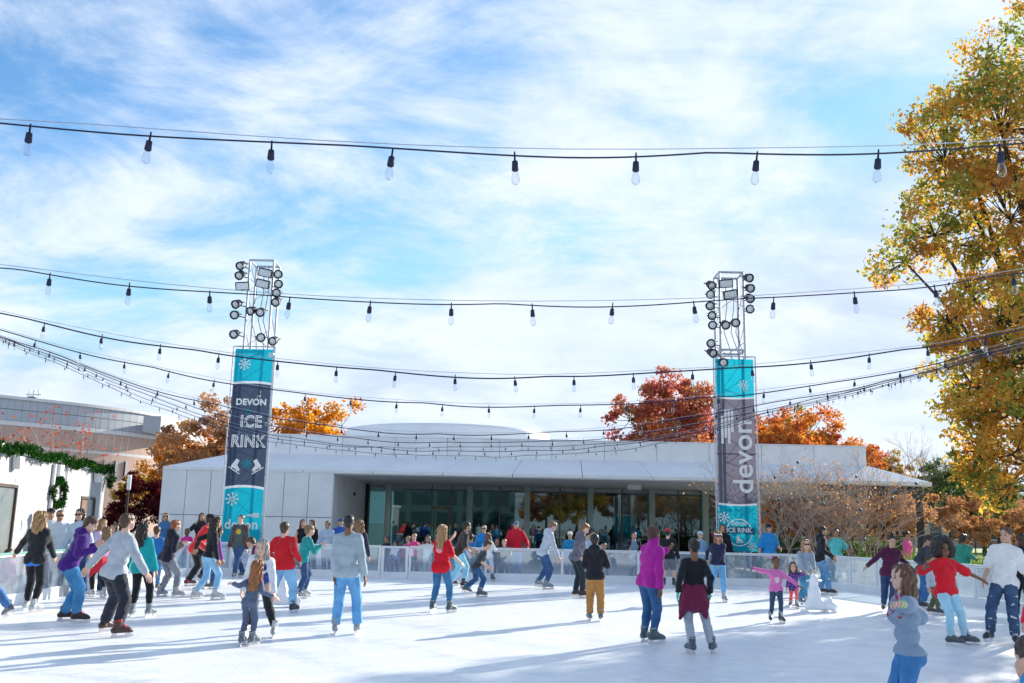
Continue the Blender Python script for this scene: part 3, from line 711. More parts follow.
LAMPH = MB().lathe([(.06,-.20),(.12,-.17),(.145,-.05),(.15,.06),(.165,.08),(.165,.11),(.14,.11),(.13,.07)],14).mesh('housing',True)
LAMPH.materials.append(simple('lamp_black',(.012,.016,.035),.45,.2,.2,10))
LENS = MB().lathe([(.128,.072),(.10,.09),(.05,.10),(.005,.105)],14).mesh('lens',True)
LENS.materials.append(simple('lamp_lens',(.66,.73,.80),.12,.1,.15,18))
RIM = MB().lathe([(.055,.106),(.05,.122),(.03,.124),(.005,.124)],12).mesh('bulb_cap',True); RIM.materials.append(simple('lamp_core',(.75,.78,.8),.2,.4))
YOKE = MB().tube([(-.18,0,0),(-.19,0,-.2),(0,0,-.27),(.19,0,-.2),(.18,0,0)],.014,5).mesh('yoke'); YOKE.materials.append(BLACKM)
def tower(pxb, Y, top_py, left, label):
    x0 = gx(pxb, Y)
    zt = at(pxb + (18 if left else -5), top_py, Y)[2]
    t = empty('light_tower', (x0, Y, -.06)); tag(t, label, 'light tower', 'light towers behind the rink')
    zt += .06; w=.43
    ch=[(-w,-w),(w,-w),(w,w),(-w,w)]
    for cx,cy in ch: MB().tube([(cx,cy,.1),(cx,cy,zt)],.042,8).build('chord',ALU,t)
    lat=MB(); n=int(zt/.62)
    for i in range(n):
        za,zb=.15+(zt-.2)*i/n,.15+(zt-.2)*(i+1)/n
        for j in range(4):
            a,b=ch[j],ch[(j+1)%4]
            if j in (0,2) and za>zt-4.0 and i%3: continue       # open ladder faces at the head
            if i%2: a,b=b,a
            lat.tube([(a[0],a[1],za),(b[0],b[1],zb)],.012,4,False)
    lat.build('lattice',ALU,t)
    for z in (zt-.02, at(pxb,355,Y)[2]+.16):
        m=MB()
        for j in range(4):
            a,b=ch[j],ch[(j+1)%4]; m.tube([(a[0],a[1],z),(b[0],b[1],z)],.042,6)
        m.build('head_frame',ALU,t)
    MB().box((-.8,-.8,0),(.8,.8,.1),.01).build('base_plate',BLACKM,t)
    # cables hanging in the head
    cb=MB()
    for s in (-.2,.05,.22):
        cb.tube([(s,-.3,zt-.2),(s+.05,-.32,zt-1.2),(s-.07,-.3,zt-2.2),(s+.15,-.32,zt-2.9),(s+.2,-.3,zt-3.4)],.012,4)
    cb.build('power_cable',DARKCABLE,t)
    # banner frame: local sheet coordinates, y = front face
    yb=-w-.16; bt = at(pxb+10 if left else pxb-2, 352 if left else 362, Y)[2]+.06; bb = at(pxb, 548 if left else 551, Y)[2]+.06
    hw = .665; Hb = bt-bb; tr=.22 if left else .42
    for s in (-1,1):
        MB().tube([(s*(hw+.07),yb,bb-.1),(s*(hw+.07),yb,bt+.1)],.022,6).build('banner_rod',ALU,t)
    m=MB()
    for z in (bb-.1,bt+.1,(bb+bt)/2):
        m.tube([(-hw-.07,yb+.05,z),(hw+.07,yb+.05,z)],.02,6)
        for s in (-1,1): m.tube([(s*w,-w,z),(s*(hw+.07),yb+.05,z)],.018,5)
    m.build('banner_bracket',ALU,t)
    ties=MB()
    for k in range(30):
        z=bb+Hb*(k+.5)/30
        for s in (-1,1): ties.box((s*hw-.0 if s>0 else s*(hw+.07),yb-.006,z-.008),((hw+.07) if s>0 else -hw,yb+.0,z+.008))
    ties.build('lacing',WHITE,t)['kind']='stuff'
    z_of = lambda f: bt-Hb*f
    ban = empty('banner',(0,0,0),0,t)
    nx=12
    def band(f0,f1,bow0,bow1,mat,name,y=yb):
        mm=MB()
        for i in range(nx):
            a,b=-1+2*i/nx,-1+2*(i+1)/nx
            q=lambda u,f,bw:(u*hw,y+.010*math.sin(u*4+f*14),z_of(f)+bw*(1-u*u))
            mm.add([q(a,f1,bow1),q(b,f1,bow1),q(b,f0,bow0),q(a,f0,bow0)],[(0,1,2,3)])
        o=mm.build(name,mat,t,True); return o
    T_=sheet_mat('banner_teal'+str(left),TEAL,tr); M_=sheet_mat('banner_mid'+str(left),NAVY if left else GREYB,tr); W_=sheet_mat('banner_white'+str(left),(.88,.90,.92),.08)
    bpy.data.objects.remove(ban)
    if left:
        f1,f2=.185,.70
        band(0,f1-.012,0,.05,T_,'banner_sheet'); band(f1-.012,f1,.05,.05,W_,'banner_stripe')
        band(f1,f2,.05,.07,M_,'banner_sheet'); band(f2,f2+.012,.07,.07,W_,'banner_stripe'); low=band(f2+.012,1,.07,0,T_,'banner_sheet')
        yl=yb-.02
        def word(txt,u,f,size,mat,off=0,sp=1.0,y=yl,rot=0,sx=1):
            o=obj('lettering',text_mesh(txt,size,off,.002,sp),mat,t,Matrix.Translation((u*hw,y,z_of(f)))@Matrix.Rotation(math.pi/2,4,'X')@Matrix.Rotation(rot,4,'Z')@Matrix.Diagonal((sx,1,1,1)))
            return o
        word('DEVON',.04,.275,.30,W_,.012,1.05)
        for txt,f,u in (('ICE',.375,.10),('RINK',.475,.02)):
            word(txt,u,f,.57,W_,.022,1.08,yl,0,.86); word(txt,u,f,.57,M_,-.020,1.08+.0,yl-.008,0,.86)
        for fx,ff,fr,fth in ((-.30,.08,.22,.014),(.58,.03,.1,.008),(-.38,.76,.24,.014)): flake(MB(),fx,z_of(ff),fr,yl,fth).build('snowflake',W_,t)
        flake(MB(),.02,z_of(.585),.17,yl,.014).build('snowflake',sheet_mat('flake_teal',(.03,.5,.6),.3),t)
        flake(MB(),-.05,z_of(.322),.09,yl,.02).build('snowflake',sheet_mat('flake_teal',(.03,.5,.6),.3),t)
        m=MB(); skate_icon(m,-.34,z_of(.595),.42,yl,1,-.55); skate_icon(m,.36,z_of(.595),.42,yl,-1,-.55); m.build('skate_emblem',W_,t)
        word('devon',-.02,.885,.46,W_,.006,1.02)
        m=MB()
        for k,(a,b) in enumerate(((.36,.58),(.22,.58),(.10,.58),(.30,.58))): m.box((a,yl-.003,z_of(.845)-.0-.04*k-.0+.1),(b,yl,z_of(.845)-.04*k+.026+.1))
        m.build('flag_emblem',W_,t)
    else:
        f1,f2=.21,.755
        band(0,f1-.01,0,-.04,T_,'banner_sheet'); band(f1-.01,f1,-.04,-.04,W_,'banner_stripe')
        band(f1,f2,-.04,-.04,M_,'banner_sheet'); band(f2,f2+.01,-.04,-.04,W_,'banner_stripe'); band(f2+.01,1,-.04,0,T_,'banner_sheet')
        yl=yb-.02
        def word(txt,u,z,size,mat,off=0,rot=0,sx=1,y=yl,sp=1.0):
            return obj('lettering',text_mesh(txt,size,off,.002,sp),mat,t,Matrix.Translation((u*hw,y,z))@Matrix.Rotation(math.pi/2,4,'X')@Matrix.Rotation(rot,4,'Z')@Matrix.Diagonal((sx,1,1,1)))
        word('devon',.36,z_of(.515),.98,W_,.012,math.pi/2,1.06)
        m=MB()
        for k,(a,b) in enumerate(((.305,.45),(.27,.42),(.27,.45),(.27,.39))):
            u=-.52+.13*k*.9; m.box((u,yl-.003,z_of(b)),(u+.085,yl,z_of(a)))
        m.build('flag_emblem',W_,t)
        flake(MB(),.30,z_of(.14),.2,yl,.014).build('snowflake',W_,t)
        flake(MB(),-.47,z_of(.83),.2,yl,.014).build('snowflake',W_,t); flake(MB(),.45,z_of(.975),.16,yl,.012).build('snowflake',W_,t)
        zc=z_of(.905); R_=.46; m=MB()
        for k in range(48):
            a,b=2*math.pi*k/48,2*math.pi*(k+1)/48
            m.add([(r*math.cos(q)+.02,yl,zc+r*math.sin(q)) for r,q in ((R_,a),(R_,b),(R_-.035,b),(R_-.035,a))],[(0,1,2,3)])
        m.build('round_emblem',W_,t)
        rb=MB()
        for k in range(10):
            a,b=-.56+1.12*k/10,-.56+1.12*(k+1)/10; h=lambda u:.05*(1-(u/.56)**2)
            rb.add([(a,yl-.006,zc-.08+h(a)),(b,yl-.006,zc-.08+h(b)),(b,yl-.006,zc+.15+h(b)),(a,yl-.006,zc+.15+h(a))],[(0,1,2,3)])
        rb.build('ribbon',sheet_mat('ribbon_navy',(.05,.16,.24),.25),t)
        word('ICE RINK',.03,zc+.07,.215,W_,.006,0,1.0,yl-.012)
        word('DEVON',.03,zc+.29,.15,W_,.004)
        m=MB(); skate_icon(m,.02,zc-.23,.26,yl,1,0); m.build('skate_emblem',W_,t)
    # lamps: pixel positions of each head give where it hangs on the truss face
    if left:
        rd=[(137,68),(130,130),(375,125),(377,188),(370,245),(365,303),(108,318),(98,388),(205,362),(265,370),(95,513),(265,535),(348,557)]; fl=[(293,117,12),(275,188,12),(145,203,-4)]; o0=(220,255)
    else:
        rd=[(103,130),(100,190),(100,262),(112,325),(117,390),(197,387),(260,375),(107,507),(110,570),(183,632),(347,83),(355,150),(355,215),(360,285)]; fl=[(202,122,-6),(232,192,-12)]; o0=(695,265)
    yl_=Y-w-.24
    for i,(a,b) in enumerate(rd):
        p=at(o0[0]+a/6.5,o0[1]+b/6.5,yl_); lx,lz=p[0]-x0,p[2]+.06
        rr=random.Random(i*7+left); yaw=rr.uniform(-.45,.45); pit=rr.uniform(.25,.6)
        M=Matrix.Translation((lx,yl_-Y,lz))@Matrix.Rotation(yaw,4,'Z')@Matrix.Rotation(math.pi/2+pit,4,'X')@Matrix.Diagonal((1.0,1.0,1.0,1))
        h=obj('lamp_housing',LAMPH,None,t,M)
        obj('lens',LENS,None,h); obj('lamp_core',RIM,None,h); obj('yoke',YOKE,None,h)
        cxx=max(-w,min(w,lx)); MB().tube([(lx,yl_-Y+.2,lz),(cxx,-w,lz-.05)],.018,5).build('lamp_arm',BLACKM,t)
    for i,(a,b,rot) in enumerate(fl):
        p=at(o0[0]+a/6.5,o0[1]+b/6.5,yl_); lx,lz=p[0]-x0,p[2]+.06
        M=Matrix.Translation((lx,yl_-Y,lz))@Matrix.Rotation(math.radians(rot),4,'Y')@Matrix.Rotation(.35,4,'X')
        h=obj('floodlight',MB().box((-.25,0,-.15),(.25,.12,.15),.02).mesh('flood'),MATS['lamp_black'],t,M)
        MB().box((-.21,-.012,-.115),(.21,-.001,.115)).build('lens',MATS['lamp_lens'],h)
        MB().tube([(lx,yl_-Y+.1,lz),(max(-w,min(w,lx)),-w,lz)],.018,5).build('lamp_arm',BLACKM,t)
    return t
tower(243, 33.5, 263, True, 'left light tower with dark blue and teal ice rink banner')
tower(735.5, 33.5, 275, False, 'right light tower with grey and teal banner lettered sideways')

# ------------------------------------------------------------------ string lights
SOCK = MB().lathe([(.004,.0),(.0055,-.045),(.015,-.05),(.018,-.095),(.013,-.10)],9).mesh('socket',True); SOCK.materials.append(DARKCABLE)
BULBM = bpy.data.materials.new('bulb_glass'); BULBM.use_nodes=True
def _bulb():
    nt=BULBM.node_tree; nt.nodes.clear(); N,L=nt.nodes.new,nt.links.new; out=N('ShaderNodeOutputMaterial'); tr=N('ShaderNodeBsdfTransparent'); tr.inputs[0].default_value=(.90,.93,.97,1)
    gl=N('ShaderNodeBsdfGlossy'); gl.inputs['Roughness'].default_value=.05; lw_=N('ShaderNodeLayerWeight'); lw_.inputs[0].default_value=.22
    a=N('ShaderNodeMixShader'); L(lw_.outputs['Facing'],a.inputs[0]); L(tr.outputs[0],a.inputs[1]); L(gl.outputs[0],a.inputs[2]); L(a.outputs[0],out.inputs[0])
_bulb()
BULB = MB().lathe([(.012,-.099),(.014,-.11),(.020,-.13),(.022,-.147),(.017,-.162),(.007,-.170),(.002,-.171)],9).mesh('bulb',True); BULB.materials.append(BULBM)
STRANDS=[
 (4.69,31,[(0,121),(31,122),(153,131),(274,140),(397,147),(518,151),(642,152),(762,150),(885,149),(1008,142),(1024,141)],'nearest string of bulbs across the upper sky'),
 (7.06,51,[(0,266),(51,272),(130,282),(210,290),(290,296),(371,300),(452,302),(532,303),(615,302),(697,300),(777,296),(859,290),(940,284),(1024,270)],'second string of bulbs, crossing both tower heads'),
 (9.6,46,[(0,312),(46,322),(105,334),(163,344),(220,353),(279,360),(339,366),(398,371),(459,374),(518,376),(578,375),(638,372),(697,369),(755,366),(813,359),(872,352),(930,346),(988,335),(1024,328)],'third string of bulbs from the camera, crossing the tops of both banners'),
 (12.4,37,[(0,329),(37,340),(83,352),(127,361),(173,371),(220,380),(266,388),(313,394),(361,398),(405,401),(454,404),(500,405),(548,405),(595,404),(640,402),(690,398),(735,394),(780,388),(825,383),(870,376),(916,367),(965,355),(1024,338)],'fourth string of bulbs, sagging just above the pavilion roof'),
 (15.2,15,[(0,336),(50,350),(80,363),(115,377),(152,388),(188,397),(230,407),(280,418),(340,427),(400,432),(460,434),(520,433),(600,429),(650,423),(700,415),(755,405),(800,397),(860,386),(920,372),(975,356),(1024,343)],'fifth string of bulbs, uppermost of three in front of the white parapet'),
 (18.5,10,[(0,337),(45,351),(120,381),(200,408),(260,423),(320,434),(380,440),(460,442),(540,441),(620,436),(680,427),(740,414),(800,401),(860,389),(930,370),(1024,344)],'sixth string of bulbs, middle of three in front of the white parapet'),
 (22.0,6,[(0,336),(60,358),(130,388),(200,414),(270,434),(340,444),(420,450),(500,451),(580,448),(640,442),(700,431),(760,414),(830,398),(930,372),(1024,346)],'seventh string of bulbs, lowest of those sagging before the white parapet'),
 (25.5,4,[(0,338),(60,361),(130,392),(200,418),(270,437),(340,446),(420,447),(500,446),(580,445),(640,440),(700,429),(760,413),(830,396),(930,371),(1024,347)],'eighth string of bulbs, between the sixth and seventh before the parapet'),
 (28.5,9,[(0,340),(60,364),(130,396),(200,422),(270,441),(340,450),(420,455),(500,456),(580,453),(640,447),(700,434),(760,417),(830,400),(930,374),(1024,349)],'farthest string of bulbs, lowest in front of the pavilion roof')]
for si,(zc,first,pts,label) in enumerate(STRANDS):
    pm=np.array(pts[len(pts)//2],float); Yd=zc*(math.cos(PITCH)-(HH/2-pm[1])/FPX*math.sin(PITCH))
    wp=[at(a,b,Yd) for a,b in pts]
    xs=np.array([p[0] for p in wp]); zs=np.array([p[2] for p in wp])
    # extend to the masts outside the frame
    sl=(zs[1]-zs[0])/(xs[1]-xs[0]); sr=(zs[-1]-zs[-2])/(xs[-1]-xs[-2]); ext=1.6
    xs=np.concatenate([[xs[0]-ext],xs,[xs[-1]+ext]]); zs=np.concatenate([[zs[0]-ext*sl*1.1],zs,[zs[-1]+ext*sr*1.1]])
    st=empty('string_lights',(xs[0],Yd,0)); tag(st,label,'string lights','strings of bulbs over the rink')
    x_first=at(first,pts[0][1],Yd)[0]
    kx=[]; x=x_first
    while x>xs[0]+.3: x-=.6
    while x<xs[-1]-.1:
        x+=.6
        if x<xs[-1]-.1: kx.append(x)
    rr=random.Random(si)
    # cable dips between sockets, where clips hold it to the messenger wire
    cp=[]
    grid=np.arange(xs[0],xs[-1]+.001,.1)
    sm=np.interp(grid,xs,zs); ker=np.ones(7)/7; smp=np.convolve(np.pad(sm,3,'edge'),ker,'valid')
    f=lambda q: float(np.interp(q,grid,smp))
    for q in grid: cp.append((q-xs[0],.004*math.sin(q*3),f(q)-(.020+.012*math.sin(q*1.7+si))*abs(math.sin(math.pi*(q-x_first)/1.8+.4))-.008))
    MB().tube(cp,.0048 if si<2 else .0075,5).build('cable',DARKCABLE,st)
    MB().tube([(q-xs[0],.0,f(q)+.012) for q in grid[::4]],.0025,4).build('messenger_wire',ALU,st)
    for q in kx:
        j=Matrix.Translation((q-xs[0],0,f(q)-.006))@Matrix.Rotation(rr.uniform(-.12,.12),4,'Y')@Matrix.Rotation(rr.uniform(-.1,.1),4,'X')
        so=obj('socket',SOCK,None,st,j); obj('bulb',BULB,None,so)

# ------------------------------------------------------------------ trees
BARK=simple('bark',(.055,.042,.035),.9,0,.3,4,.6,14); BARKL=simple('bark_pale',(.40,.32,.27),.9,0,.25,6,.4,20)
def tree_meshes(seed, trunk_h, trunk_r, ells, n_clus, n_leaf, leaf, clus_r, droop=0.0, twig=.012, tintf=None, elong=1.0):
    """ells: list of (centre, radii); returns trunk mesh, crown mesh"""
    R=np.random.default_rng(seed)
    tb=MB()
    lean=R.normal(size=2)*.03*trunk_h
    nt_=6
    tr=[np.array([lean[0]*(i/nt_)**2+R.normal()*trunk_r*.15*(i>0),lean[1]*(i/nt_)**2+R.normal()*trunk_r*.15*(i>0),trunk_h*i/nt_]) for i in range(nt_+1)]
    tb.tube(tr,[trunk_r*(1.25 if i==0 else 1-.45*i/nt_) for i in range(nt_+1)],9)
    top=tr[-1]
    nodes=[(tr[3],trunk_r*.55),(tr[4],trunk_r*.5),(tr[5],trunk_r*.5),(top,trunk_r*.5)]
    vol=np.array([e[1][0]*e[1][1]*e[1][2] for e in ells]); vol=vol/vol.sum()
    # limbs to each lobe
    limb=[]
    for c,r in ells:
        c=np.array(c,float)
        st,rad=min(nodes,key=lambda q:np.linalg.norm(q[0]-c)+(2.0 if q[0][2]>c[2] else 0))
        mid=(st*.45+c*.55)+np.array([0,0,-.12*np.linalg.norm(c-st)])*.8+R.normal(size=3)*.1
        pts=[st,(st+mid)/2+R.normal(size=3)*.06,mid,(mid+c)/2+R.normal(size=3)*.08,c]
        rr=rad*R.uniform(.55,.8)
        tb.tube(pts,[rr,rr*.8,rr*.62,rr*.45,rr*.25],6)
        for k in range(1,5): limb.append((pts[k],rr*(.85-.16*k)))
    L0=np.array([l[0] for l in limb])
    cl=[]
    for i in range(n_clus):
        e=ells[R.choice(len(ells),p=vol)]
        d=R.normal(size=3); d/=np.linalg.norm(d)
        q=R.uniform(.25,1)**.45
        cl.append(np.array(e[0])+d*np.array(e[1])*q)
    cl=np.array(cl)
    mids=[]
    for c in cl:
        j=np.argmin(np.linalg.norm(L0-c,axis=1)); st,rad=limb[j]
        m=(st+c)/2+np.array([0,0,-.08*np.linalg.norm(c-st)])+R.normal(size=3)*.05
        tb.tube([st,m,c],[max(twig*1.6,rad*.4),twig*1.3,twig*.5],4,False)
    # leaves
    per=max(1,n_leaf//n_clus)
    cc=np.repeat(cl,per,axis=0); n=len(cc)
    sc=clus_r*R.uniform(.55,1.35,size=n_clus); sc=np.repeat(sc,per)[:,None]
    off=R.normal(size=(n,3)); off/=np.linalg.norm(off,axis=1)[:,None]; off*=(R.uniform(0,1,size=(n,1))**.5)*sc
    off[:,2]*=.75; off[:,2]-=droop*np.abs(R.normal(size=n))*.5
    P=cc+off
    d=R.normal(size=(n,3)); d[:,2]-=.5; d/=np.linalg.norm(d,axis=1)[:,None]
    s=np.cross(d,R.normal(size=(n,3))); s/=np.linalg.norm(s,axis=1)[:,None]; u=np.cross(s,d)
    lf=leaf*R.uniform(.55,1.35,size=(n,1))
    # each leaf: rhombic blade folded along its midrib
    v0=P-d*lf*.5*elong; v1=P+s*lf*.30+u*lf*.10; v2=P+d*lf*.55*elong; v3=P-s*lf*.30+u*lf*.10
    V=np.stack([v0,v1,v2,v3],1).reshape(-1,3)
    Q=np.arange(n*4).reshape(n,4)
    F=np.concatenate([Q[:,[0,1,2]],Q[:,[0,2,3]]])
    me=np_mesh('crown',V,F,False)
    ct=R.uniform(0,1,size=n_clus); t=np.repeat(ct,per)*.55+R.uniform(0,1,size=n)*.45
    if tintf is not None: t=tintf(P,t,R)
    a=me.attributes.new('tint','FLOAT','POINT'); a.data.foreach_set('value',np.repeat(np.clip(t,0,1),4).astype(np.float32))
    return tb.mesh('trunk',True), me
def plant_tree(name, loc, rz, sc, tm, cm, bark, lm, label, cat='tree', group=None):
    t=empty(name,loc,rz); t.scale=(sc,sc,sc); tag(t,label,cat,group)
    a=obj('trunk',tm,None,t)
    if not tm.materials: tm.materials.append(bark)
    if cm is not None:
        c=obj('crown',cm,None,t); c['kind']='stuff'
        if not cm.materials: cm.materials.append(lm)
        elif cm.materials[0]!=lm:
            c.material_slots[0].link='OBJECT'; c.material_slots[0].material=lm
    return t
OAK=leaf_mat('oak_autumn',[(0,(.15,.22,.06)),(.25,(.34,.33,.08)),(.5,(.60,.40,.09)),(.75,(.60,.29,.08)),(1,(.38,.19,.09))],.55)
ORANGE=leaf_mat('maple_orange',[(0,(.40,.16,.04)),(.5,(.60,.27,.05)),(1,(.70,.42,.09))],.5)
RUST=leaf_mat('rust_brown',[(0,(.30,.16,.09)),(.5,(.46,.25,.13)),(1,(.56,.36,.18))],.45)
REDL=leaf_mat('maple_red',[(0,(.32,.085,.08)),(.5,(.47,.15,.11)),(.82,(.54,.28,.13)),(1,(.36,.36,.12))],.45)
REDOR=leaf_mat('red_orange',[(0,(.42,.12,.07)),(.5,(.56,.20,.07)),(1,(.58,.33,.09))],.45)
YELL=leaf_mat('yellow_leaf',[(0,(.25,.20,.03)),(.6,(.42,.28,.05)),(1,(.45,.20,.05))],.45)
GREENL=leaf_mat('green_leaf',[(0,(.05,.09,.04)),(.5,(.11,.17,.07)),(1,(.20,.26,.10))],.35)
MAROON=leaf_mat('maroon_leaf',[(0,(.04,.008,.012)),(.7,(.09,.015,.02)),(1,(.14,.03,.03))],.3)
# the big oak at the right, rooted outside the barrier
def oak():
    bx,by=16.6,27.5
    C=lambda px,py,Y,r:((at(px,py,Y)[0]-bx,Y-by,at(px,py,Y)[2]+.06),r)
    ells=[C(1000,130,27,(3.0,2.6,1.9)),C(945,160,27.5,(1.25,1.8,1.5)),C(1045,50,28,(1.9,2.2,1.7)),C(1010,220,26.5,(3.0,2.6,1.7)),
          C(935,235,26.5,(1.6,1.8,1.0)),C(905,262,26.5,(.95,1.2,.75)),C(1000,320,26,(2.2,2.4,1.5)),C(945,320,26.5,(1.2,1.6,.8)),C(1015,410,25.8,(1.9,2.4,1.6)),
          C(985,450,26.5,(1.1,1.6,1.0)),C(1075,300,27,(3,3,3.2)),C(1110,160,28,(3,3,3)),C(1090,430,28,(2.6,2.6,1.8)),C(945,110,28,(.8,1.2,1.1)),C(985,60,28,(1.0,1.2,1.0)),C(1010,485,25.6,(.8,1.2,.6)),C(1000,365,26,(2.0,2,1.2)),C(1012,455,26,(1.5,1.8,1.2)),C(972,385,26.3,(1.2,1.6,.9))]
    def tf(P,t,R):
        # greener inside and low on the left, browner at the top, as on the real tree
        g=.5*np.sin(P[:,0]*1.1+1)*np.sin(P[:,2]*.9+.5)
        return .44+(t-.5)*1.3+.36*g
    tm,cm=tree_meshes(3,4.6,.34,ells,1000,66000,.15,.48,.1,.014,tf)
    plant_tree('oak_tree',(bx,by,-.06),0,1,tm,cm,BARK,OAK,'big golden-brown oak filling the right edge beside the rink')
oak()
def generic(seed,h,r,cl=110,n=9000,leaf=.26,cr=.6,low=.32):
    R=random.Random(seed)
    ells=[((0,0,h*.62),(r*.75,r*.75,h*.26))]
    for k in range(6):
        a=2*math.pi*k/6+R.uniform(-.3,.3); z=h*R.uniform(low+.1,.78); q=r*R.uniform(.45,.68)
        ells.append(((q*math.cos(a),q*math.sin(a),z),(r*.45,r*.45,h*.15)))
    ells.append(((R.uniform(-.2,.2)*r,0,h*.85),(r*.45,r*.45,h*.13)))
    return tree_meshes(seed,h*.42,h*.022,ells,cl,n,leaf,cr)
GA=generic(21,10,4.0,130,13000,.24,.62); GB=generic(22,10,4.4,120,12000,.25,.65); GC=generic(23,8,3.9,120,11000,.24,.6,.25); GD=generic(24,10,2.6,100,8000,.2,.5); GE=generic(27,10,2.9,140,15000,.2,.55)
def ptree(px,top,d,proto,mat,label,name,rz=0,hscale=None,h0=10.0,bark=BARK,group='trees round the park'):
    x=gx(px,d); z=at(px,top,d)[2]+.06
    return plant_tree(name,(x,d,-.06),rz,z/h0,*proto,bark,mat,label,'tree',group)
ptree(200,391,66,GA,RUST,'rust-orange tree behind the pavilion just left of the left tower','autumn_tree',.4)
ptree(181,428,70,GB,ORANGE,'small orange tree low at the left end of the pavilion roof','autumn_tree',1.4)
ptree(291,386,67,GB,ORANGE,'bright orange tree behind the pavilion just right of the left tower','autumn_tree',2.2)
ptree(328,428,74,GC,ORANGE,'low orange treetop showing over the parapet right of the left tower','autumn_tree',.2,h0=8.6)
ptree(670,358,70,GE,REDL,'tall red tree behind the pavilion left of the right tower','autumn_tree',3.0)
ptree(700,392,76,GB,REDL,'dull red tree half hidden by the right tower','autumn_tree',.7)
ptree(770,396,66,GB,REDOR,'orange-red tree directly right of the right tower','autumn_tree',1.9)
ptree(797,402,74,GD,YELL,'yellowish tree between the orange and red trees right of the tower','autumn_tree',.3)
ptree(838,411,70,GA,REDOR,'red treetop above the right end of the pavilion roof','autumn_tree',2.7)
ptree(868,432,82,GC,REDL,'thin reddish tree past the right end of the parapet','autumn_tree',1.1,h0=8.6)
ptree(899,446,72,GD,YELL,'pale yellow tree over the white canopy tip','autumn_tree',2.0)
ptree(952,448,68,GB,GREENL,'grey-green tree between the canopy tip and the oak','green_tree',1.2)
ptree(985,452,84,GA,GREENL,'dark green tree partly hidden behind the oak','green_tree',.5)
ptree(893,474,52,GC,RUST,'rust-brown tree under and beyond the canopy post','autumn_tree',.9,h0=8.6)
ptree(968,482,56,GC,RUST,'brown-leaved tree on the lawn left of the oak crown','autumn_tree',2.4,h0=8.6)
ptree(1026,496,56,GC,RUST,'brown-leaved tree on the lawn at the right edge','autumn_tree',3.9,h0=8.6)
ptree(838,478,60,GC,RUST,'brown-leaved tree seen below the pavilion soffit','autumn_tree',5.0,h0=8.6)
ptree(790,476,63,GC,ORANGE,'orange-leaved tree seen below the soffit beside the right tower','autumn_tree',4.2,h0=8.6)
ptree(920,470,95,GB,RUST,'far brown tree on the lawn beyond the canopy','autumn_tree',2.6)
ptree(1000,470,100,GA,RUST,'far rust tree on the lawn below the oak','autumn_tree',1.0)
ptree(137,462,46,GC,MAROON,'dark maroon tree between the kiosk and the pavilion','maroon_tree',.6,h0=8.6)
ptree(124,468,52,GD,YELL,'yellow tree behind the maroon one beside the kiosk','autumn_tree',1.6)
ptree(158,470,56,GD,YELL,'thin yellow-green tree at the left end of the pavilion','autumn_tree',.2)
# trees behind the camera, seen only as reflections in the glass front
for i,(x,y,s,pr,mt) in enumerate(((8,-15,1.0,GC,YELL),(14,-19,1.15,GA,RUST),(20,-14,1.0,GB,ORANGE),(26,-20,1.1,GB,RUST))):
    plant_tree('autumn_tree',(x,y,-.06),i*1.1,s,*pr,BARK,mt,'autumn tree behind the photographer, mirrored in the pavilion glass','tree','trees behind the photographer')

for i,(x,y,s,pr,mt) in enumerate(((5,-30,1.1,GC,ORANGE),(11,-34,1.2,GB,YELL),(17,-28,1.1,GC,RUST),(24,-33,1.2,GA,ORANGE),(29,-26,1.0,GC,YELL))):
    plant_tree('autumn_tree',(x,y,-.06),i*.7+.3,s,*pr,BARK,mt,'autumn tree behind the photographer, mirrored in the pavilion glass','tree','trees behind the photographer')
# dark office block behind the camera, seen only as the dark left half of the glass front
ob=empty('office_block',(-24,-52,-.06)); tag(ob,'dark glazed office block behind the photographer, mirrored in the left glass','building')
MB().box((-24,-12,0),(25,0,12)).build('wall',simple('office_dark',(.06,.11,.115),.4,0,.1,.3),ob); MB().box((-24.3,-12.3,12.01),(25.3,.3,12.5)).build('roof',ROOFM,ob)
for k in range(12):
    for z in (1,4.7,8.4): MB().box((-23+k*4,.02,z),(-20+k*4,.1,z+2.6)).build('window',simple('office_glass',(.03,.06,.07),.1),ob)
# bare twiggy trees: crape myrtles behind the right corner
def bare_mesh(seed,h,spread,stems=6,depth=4,r0=.035,fork=2.7):
    R=random.Random(seed); m=MB(); tips=[]
    def grow(p,d,L_,r,k):
        d2=[d[i]+R.gauss(0,.10) for i in range(3)]; n=math.sqrt(sum(q*q for q in d2)); d2=[q/n for q in d2]
        mid=[p[i]+d2[i]*L_*.5+R.gauss(0,.02) for i in range(3)]; e=[p[i]+d2[i]*L_ for i in range(3)]
        m.tube([p,mid,e],[r,r*.85,r*.68],5 if k>2 else 3,False)
        if k==0: tips.append(e); return
        for _ in range(2 if R.random()>fork-2 else 3):
            a=[d2[i]+R.gauss(0,.36) for i in range(3)]; a[2]=max(a[2],.15)+.12
            n=math.sqrt(sum(q*q for q in a)); grow(e,[q/n for q in a],L_*R.uniform(.62,.86),r*.62,k-1)
    for s in range(stems):
        a=2*math.pi*s/stems+R.uniform(-.3,.3); sp=spread*R.uniform(.5,1)
        grow([.12*math.cos(a),.12*math.sin(a),0],[sp*math.cos(a),sp*math.sin(a),1],h*R.uniform(.24,.33),r0*R.uniform(.7,1),depth)
    return m.mesh('twigs',True),tips
M1,T1=bare_mesh(5,4.3,.42,6,5); M2,T2=bare_mesh(8,4.3,.5,6,5); 
